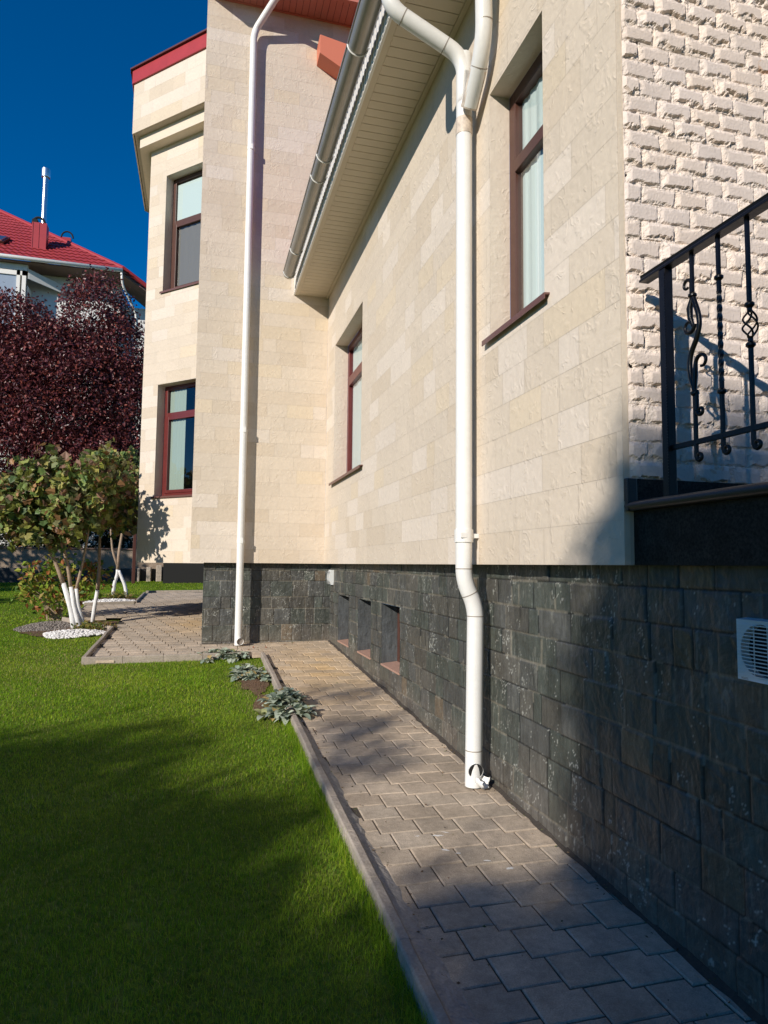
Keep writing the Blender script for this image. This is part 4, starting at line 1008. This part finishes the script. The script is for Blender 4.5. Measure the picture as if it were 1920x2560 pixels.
# ================================================================== LAMB'S EAR PLANTS
def rosette_plant(label, x, y, spreadx, spready, n_ros, seed, size=.11, dz=.0, up=.03):
    t = empty('lambs_ear', (x,y,zb(x,y)), label, 'plant', 'grey-green woolly plants along the kerb'); r = np.random.default_rng(seed)
    V = []; F = []; Cc = []; base = 0
    for k in range(n_ros):
        a = r.random()*2*math.pi; q = math.sqrt(r.random())*r.uniform(.7,1.15); cx = x+spreadx*q*math.cos(a); cy = y+spready*q*math.sin(a)
        hz = max(0,up*(1-q))*r.uniform(.3,1.3)+.015; z = zb(cx,cy)+dz+hz+(.05 if cx > .79 else 0); nl = r.integers(9,15)
        for j in range(nl):
            th = r.random()*2*math.pi; el = r.uniform(.1,1.45); L = size*r.uniform(.45,1.25); w = L*r.uniform(.19,.27)
            d = np.array([math.cos(th),math.sin(th),0.]); s = np.array([-math.sin(th),math.cos(th),0.]); dead = r.random()
            col = np.array([.42,.47,.37])*r.uniform(.75,1.2) if dead < .80 else (np.array([.34,.36,.17]) if dead < .93 else np.array([.45,.33,.14]))
            if r.random() < .35: col = np.array([.27,.34,.27])*r.uniform(.8,1.2)
            n = 6
            for i in range(n+1):
                u = i/n; el_i = el-1.3*u*u*.9; px_ = L*u*math.cos(el*.8); pz = L*(u*math.sin(el)-.55*u*u)
                ww = w*math.sin(math.pi*min(1,u*.93+.07))**.7*(1 if u < 1 else .1)
                c = np.array([cx,cy,z])+d*px_+np.array([0,0,pz])
                V += [c+s*ww+np.array([0,0,.18*ww]), c-np.array([0,0,.10*ww]), c-s*ww+np.array([0,0,.18*ww])]; Cc += [col]*3
            for i in range(n): b0 = base+3*i; F += [(b0,b0+1,b0+4,b0+3),(b0+1,b0+2,b0+5,b0+4)]
            base += 3*(n+1)
    o = mesh_np('foliage', np.array(V), np.array(F), M['felt'], None, np.array(Cc), smooth=True); adopt(t, o); return t
rosette_plant('woolly grey-green plant spilling over the kerb, nearest of the clump', .79,6.55,.22,.46,40,91,.145,up=.16)
rosette_plant('pale woolly plant beside the kerb between two patches of bare soil', .52,8.35,.22,.36,20,92,.12,up=.06)
rosette_plant('broad woolly plant at the foot of the thin far downpipe', .30,9.38,.42,.26,38,93,.12,up=.08)
rosette_plant('small woolly plant with yellowing leaves at the end of the kerb', .66,8.0,.16,.30,10,94,.13,up=.03)
# bare earth round the plants
def patch(name, cx, cy, rx, ry, m, seed, dz=.012):
    r = random.Random(seed); pts = []
    for k in range(30):
        th = 2*math.pi*k/30; q = 1+r.uniform(-.14,.14); X_,Y_ = cx+rx*q*math.cos(th), cy+ry*q*math.sin(th); pts.append((X_,Y_,float(gz(X_,Y_,LAWN))+dz))
    q = MB(); q.add([(cx,cy,float(gz(cx,cy,LAWN))+dz+.01)]+pts, [(0,k+1,(k+1)%30+1) for k in range(30)]); o = q.build(name, M[m]); tag(o, kind='structure'); return o
patch('earth_patch', .62,8.0,.16,.7,'earth',1); patch('earth_patch', .66,6.8,.12,.5,'earth',2,.010); patch('earth_patch', -1.95,12.7,.85,1.0,'earth',3,.016)
patch('earth_patch', -2.0,17.3,.65,1.0,'earth',4,.014)
# fallen dry leaves
lr = random.Random(12)
LL = ['dry leaf on the paving just beyond the nearest woolly plant','dry leaf on the pavers right of the nearest woolly plant','yellowed leaf at the near foot of the nearest woolly plant','brown leaf on the paving by the far end of the kerb','tan leaf on the pavers between far kerb end and slate wall','dark leaf at the tip of the far kerb end','dry leaf lying against the slate below the end wall','tan leaf behind the broad woolly plant','dry leaf close to the middle of the end wall plinth','brown leaf on bare soil between the woolly plants','dark leaf on bare soil left of the kerb','tan leaf on the lawn in front of the angled kerb','red leaf lying on the lawn near the white pebbles','pale leaf between thin downpipe and far kerb','dark leaf on paving right of the broad woolly plant']
dl = [(.95,5.75),(1.02,6.15),(.88,6.0),(.92,9.9),(1.0,9.75),(.80,9.9),(1.35,10.2),(.75,9.95),(1.22,10.1),(.45,8.0),(.62,7.7),(-1.75,10.6),(-2.6,10.3),(.52,9.9),(.68,9.75)]
for k,(x,y) in enumerate(dl):
    a = lr.random()*6.28; s_ = lr.uniform(.018,.032); on = .004 if (x > .86 or y > 9.5) else LAWN+.045
    z = float(gz(x,y))+on; pts = []
    for (u,v,h) in ((0,0,0),(.4,.45,.35),(1,.3,.2),(1.6,0,.5),(1,-.35,.25),(.4,-.45,.1)):
        pts.append(((u-.8)*s_*math.cos(a)-v*s_*math.sin(a), (u-.8)*s_*math.sin(a)+v*s_*math.cos(a), h*s_))
    q = MB(); q.add(pts, [(0,1,2),(0,2,3),(0,3,4),(0,4,5)], ((.34,.19,.10),(.42,.28,.15),(.22,.12,.07),(.45,.13,.06))[k % 4] if k != 12 else (.5,.08,.04))
    o = q.build('fallen_leaf', M['felt'], color=True); o.location = (x,y,z)
    tag(o, LL[k], 'leaf', 'fallen dry leaves')

def litter(name, pts, size, cols, seed):
    return leaf_cloud(name, pts, 1, .004, size, cols, M['felt'], None, 'oval', -.02, seed, flat=.85)
r = np.random.default_rng(5); L_ = []
for k in range(900):
    q_ = r.random()
    if q_ < .40: x, y = 1.915-abs(r.normal(0,.035)), r.uniform(.5,10.3)
    elif q_ < .75: x, y = .87+abs(r.normal(0,.05)), r.uniform(.5,9.2)
    elif q_ < .9: x, y = r.uniform(.3,1.7), 10.35-abs(r.normal(0,.10))
    else: x, y = r.uniform(.9,1.9), r.uniform(1,10)
    L_.append((x, y, float(gz(x,y))+.006))
tag(litter('leaf_litter', np.array(L_), .016, [(.16,.10,.06),(.25,.17,.10),(.10,.08,.05),(.14,.16,.06)], 6), kind='stuff')
# ================================================================== PEBBLES AND GRAVEL (uncountable)
def pebble_bed(name, cx, cy, rx, ry, n, size, cols, m, seed, dz=.0, heap=.03):
    r = np.random.default_rng(seed)
    ic = np.array([[0,0,1],[.89,0,.45],[.28,.85,.45],[-.72,.53,.45],[-.72,-.53,.45],[.28,-.85,.45],[.72,.53,-.45],[-.28,.85,-.45],[-.89,0,-.45],[-.28,-.85,-.45],[.72,-.53,-.45],[0,0,-1]])
    fc = np.array([[0,1,2],[0,2,3],[0,3,4],[0,4,5],[0,5,1],[1,6,2],[2,7,3],[3,8,4],[4,9,5],[5,10,1],[2,6,7],[3,7,8],[4,8,9],[5,9,10],[1,10,6],[7,6,11],[8,7,11],[9,8,11],[10,9,11],[6,10,11]])
    a = r.random(n)*2*math.pi; q = np.sqrt(r.random(n))*(1+.12*np.sin(3*a+seed)); X = cx+rx*q*np.cos(a); Y = cy+ry*q*np.sin(a)
    Z = gz(X,Y,LAWN)+.02+dz+heap*(1-q**2)*r.random(n)
    sc = size*r.uniform(.5,1.1,(n,1,1))*np.stack([r.uniform(.8,1.3,n),r.uniform(.7,1.1,n),r.uniform(.5,.8,n)],-1)[:,None,:]
    V = ic[None]*sc; th = r.random(n)*6.28; c,s = np.cos(th)[:,None],np.sin(th)[:,None]
    V = np.stack([V[...,0]*c-V[...,1]*s, V[...,0]*s+V[...,1]*c, V[...,2]],-1)+np.stack([X,Y,Z],-1)[:,None,:]
    F = (fc[None]+(np.arange(n)*12)[:,None,None]).reshape(-1,3); cc = np.array(cols)[r.integers(0,len(cols),n)]*r.uniform(.85,1.05,(n,1))
    o = mesh_np(name, V.reshape(-1,3), F, m, None, np.repeat(cc,12,0), smooth=True); o['kind'] = 'stuff'; return o
pebble_bed('pebbles', -1.93,11.95,.50,.36,1500,.026,[(1,1,1),(.95,.94,.93),(.85,.84,.83)], M['pebble'], 1, heap=.06)
pebble_bed('pebbles', -1.98,16.9,.60,.50,1200,.030,[(1,1,1),(.95,.94,.93),(.85,.84,.83)], M['pebble'], 2, heap=.06)
pebble_bed('gravel', -2.55,12.95,.42,.65,1600,.018,[(.22,.19,.17),(.30,.27,.24),(.15,.13,.12)], M['gravel'], 3, heap=.02)

# ================================================================== GRASS
def grass():
    r = np.random.default_rng(77); P = []; Sz = []
    def zone(x0,x1,y0,y1,dens,h,w):
        n = int((x1-x0)*(y1-y0)*dens); P.append(np.stack([r.uniform(x0,x1,n), r.uniform(y0,y1,n)],-1)); Sz.append(np.tile([h,w],(n,1)))
    zone(-1.4,.80,1.9,3.2,19000,.034,.0026); zone(-2.0,.80,3.2,4.6,14000,.034,.0030); zone(-2.5,.80,4.6,6.6,8500,.034,.0042)
    zone(-3.6,.80,6.6,9.4,5200,.034,.0060); zone(-4.6,-1.4,9.4,13,2600,.034,.009); zone(-7.4,-1.4,13,23.8,900,.036,.016); zone(-1.4,1.0,19.1,23.8,900,.036,.016)
    zone(-1.4,.80,-.5,1.9,2500,.036,.006); zone(-5,-1.4,-.5,4.6,1200,.036,.009); zone(-7,-3.6,4.6,13,600,.036,.014)
    zone(.735,.812,.5,6.2,17000,.058,.0028)
    P = np.concatenate(P); Sz = np.concatenate(Sz); x,y = P[:,0],P[:,1]
    keep = np.ones(len(P), bool)
    keep &= ~((x > -1.40) & (y > 9.34) & (y < 19.1))
    keep &= ~((x > -2.45) & (y > 13.5) & (y < 16.35))
    el = lambda cx,cy,rx,ry: ((x-cx)/rx)**2+((y-cy)/ry)**2
    keep &= ~((el(-1.93,11.95,.52,.38) < 1)|(el(-2.4,12.9,.6,.75) < 1)|(el(-1.8,12.8,.7,.8) < 1)|(el(-1.98,17.0,.66,.7) < 1))
    soil = np.exp(-np.minimum(el(.60,8.1,.22,.85),el(.66,6.8,.16,.6))**1.5)
    nz = fbm(x+40,y+40,1.1,5,4); n2 = fbm(x+40,y+40,4,9,4)
    keep &= r.random(len(P)) > soil*1.05
    keep &= ~((n2 > .72) & (r.random(len(P)) < .55))
    P = P[keep]; Sz = Sz[keep]; x,y = P[:,0],P[:,1]; nz = nz[keep]; n2 = n2[keep]; soil = soil[keep]; n = len(P)
    h = Sz[:,0]*r.uniform(.55,1.25,n)*(.75+.5*n2); w = Sz[:,1]*r.uniform(.6,1.1,n)
    tall = (r.random(n) < .01)|((x > .765)&(y < 6)&(r.random(n) < .5)); h[tall] *= 1.7
    th = r.random(n)*2*math.pi; lean = r.uniform(.15,1.1,n); d = np.stack([np.cos(th),np.sin(th)],-1); s = np.stack([-np.sin(th),np.cos(th)],-1)
    z = gz(x,y,LAWN)
    V = np.zeros((n,5,3)); 
    for k,(u,ww) in enumerate(((0,1),(0,-1),(.55,-.75),(.55,.75),(1,0))):
        off = lean*h*u*u*.9; V[:,k,0] = x+d[:,0]*off+s[:,0]*w*.5*ww; V[:,k,1] = y+d[:,1]*off+s[:,1]*w*.5*ww; V[:,k,2] = z-.004+h*u*(1-.30*lean*u)
    b = np.arange(n)*5; F = np.concatenate([np.stack([b,b+1,b+2],-1),np.stack([b,b+2,b+3],-1),np.stack([b+3,b+2,b+4],-1)])
    base = np.array([.225,.385,.018]); yel = np.array([.40,.50,.04]); dark = np.array([.10,.25,.012]); straw = np.array([.46,.42,.17])
    t = np.clip((nz-.38)*3.2,0,1)[:,None]; c = base*(1-t)+(yel*.65+base*.35)*t; c = c*(.62+.76*n2)[:,None]*(.80+.4*fbm(x+9,y+3,.7,19,2))[:,None]; q = r.random(n)
    dry = np.clip(soil*1.4+.45*np.exp(-((x+1.5)/.9)**2-((y-9.6)/1.6)**2)+.35*np.clip((n2-.6)*4,0,1)*(nz>.5),0,1); 
    c[q < .25] = dark; c[(q > .86)] = yel; m = r.random(n) < .03+.5*dry; c[m] = straw
    c = c*r.uniform(.75,1.25,(n,1))
    o = mesh_np('grass', V.reshape(-1,3), F, M['grass'], None, np.repeat(c,5,0)); tag(o, kind='stuff'); return n
ng = grass(); print('grass blades', ng)

# ================================================================== TREES BEHIND THE VIEWER (their shade lies on lawn and wall)
SX, SY = SUN.x/math.hypot(SUN.x,SUN.y), SUN.y/math.hypot(SUN.x,SUN.y); TE = -SUN.z/math.hypot(SUN.x,SUN.y)
def sunpt(u, w, D):
    """point whose shadow falls on shade coordinates (u, w), D metres back along the sun's course"""
    s_ = -D; return (u*SY+s_*SX, -u*SX+s_*SY, w+D*TE)
def shade_tree(label, D, blobs, n, seed, tu, size=.13, per=26):
    n = int(n*(.30 if seed >= 303 else .20))
    bl = []
    for (u,w,ru,rw) in blobs: p = sunpt(u,w,D+rnd.uniform(-.4,.4)); bl.append((*p, ru, ru, rw))
    base = sunpt(tu,0,D); gzb = float(gz(base[0],base[1]))
    top = max(b_[2] for b_ in bl)
    return big_tree('garden_tree', label, (base[0],base[1],gzb), bl, n, per, .115, size, GREENS[:6], M['leaf'], seed,
        [([(base[0],base[1],gzb-.1),(base[0]+.05,base[1],gzb+1.8),(base[0],base[1]+.1,top-.5)],.11,.03)], shell=.15, group='trees standing behind the viewer')
shade_tree('leafy tree behind the viewer shading the far edge of the lawn', 11, [(-5.6,-.70,.70,.62),(-6.6,-.9,.8,.6),(-4.95,-.25,.55,.70),(-5.4,-1.5,.9,.7),(-4.5,.0,.40,.62),(-6.4,-1.9,.9,.8),(-4.35,1.20,.45,.10)], 1800, 301, -5.6)
shade_tree('leafy tree behind the viewer shading the middle of the lawn', 11, [(-3.9,-.55,.50,.62),(-4.3,-1.2,.7,.8),(-3.45,-.50,.48,.56),(-2.95,-.50,.45,.56),(-2.45,-.75,.50,.50),(-1.85,-.82,.42,.30),(-3.6,-1.7,.9,.6),(-2.75,-1.45,.6,.45),(-3.5,.80,.40,.09),(-2.95,.52,.3,.07)], 2500, 302, -3.6)
shade_tree('broad leafy tree behind the viewer shading the near slate wall', 11, [(-.30,1.45,.50,.85),(-.72,1.45,.20,.55),(-.70,1.92,.13,.34),(-.55,1.75,.25,.4),(-.45,.2,.85,.7),(.3,1.5,.7,.8),(-.9,-.5,.65,.55),(.6,.4,.8,.9),(-.82,1.0,.36,.72),(0,-.8,.9,.6),(-1.5,-1.05,.6,.45),(-2.1,-1.45,.7,.42),(-1.55,-.35,.4,.25)], 3000, 303, -.3)
shade_tree('tall leafy tree behind the viewer beyond the porch side', 13, [(2.6,.2,1.3,1.5),(3.6,1.2,1.5,1.9),(2.3,2.0,1.1,1.2),(4.8,.4,1.5,1.7),(1.5,1.2,.8,1.1)], 2600, 304, 3.0, size=.17)  # extra tree out of view, added to cut the sky's fill light
for k,(x_,y_,rx_,zt_) in enumerate(((-9.6,2.5,1.3,2.0),(-9.8,6.0,1.3,2.0),(-9.7,9.6,1.2,2.2),(-9.9,13.0,1.1,2.4),(-10.2,17.4,1.2,5.0),(-10.0,20.2,1.4,5.4))):  # the low shrubs are added out of view to screen off low sky
    zb0 = zb(x_,y_)
    big_tree('garden_tree' if k > 3 else 'clipped_shrub', ['first low rounded shrub of the row outside the left of the picture','second low rounded shrub of that left row','third low rounded shrub of that left row','fourth low rounded shrub, next to the taller trees','taller tree at the left beyond the shrubs','tallest tree at the left near the garden wall'][k],
        (x_,y_,zb0), [(x_,y_,(zt_+zb0)/2+.3,rx_,rx_,(zt_-zb0)/2-.3)], 500, 10, .12, .2, GREENS[:6], M['leaf'], 330+k*3, [([(x_,y_,zb0-.1),(x_+.05,y_,zb0+.8),(x_,y_+.1,zt_-.4)],.10,.03)], shell=.4, cat='shrub' if k < 4 else 'tree', group='planting along the left side of the garden')
# a plain unseen house, added behind the viewer to block sky light
bh_ = empty('garden_house', (2,-13,-1.7), 'plain two storey house standing behind the viewer across the garden', 'house')
q = MB(); q.box(-5,14,-20,-12,-1.8,5.2); w_ = q.build('wall', M['gwall']); q = MB(); q.prism([(-5.5,-11.4,5.2),(-5.5,-20.6,5.2),(-5.5,-16,8.2)], (20,0,0)); r_ = q.build('roof', M['dark_tile']); adopt(bh_, w_, r_)
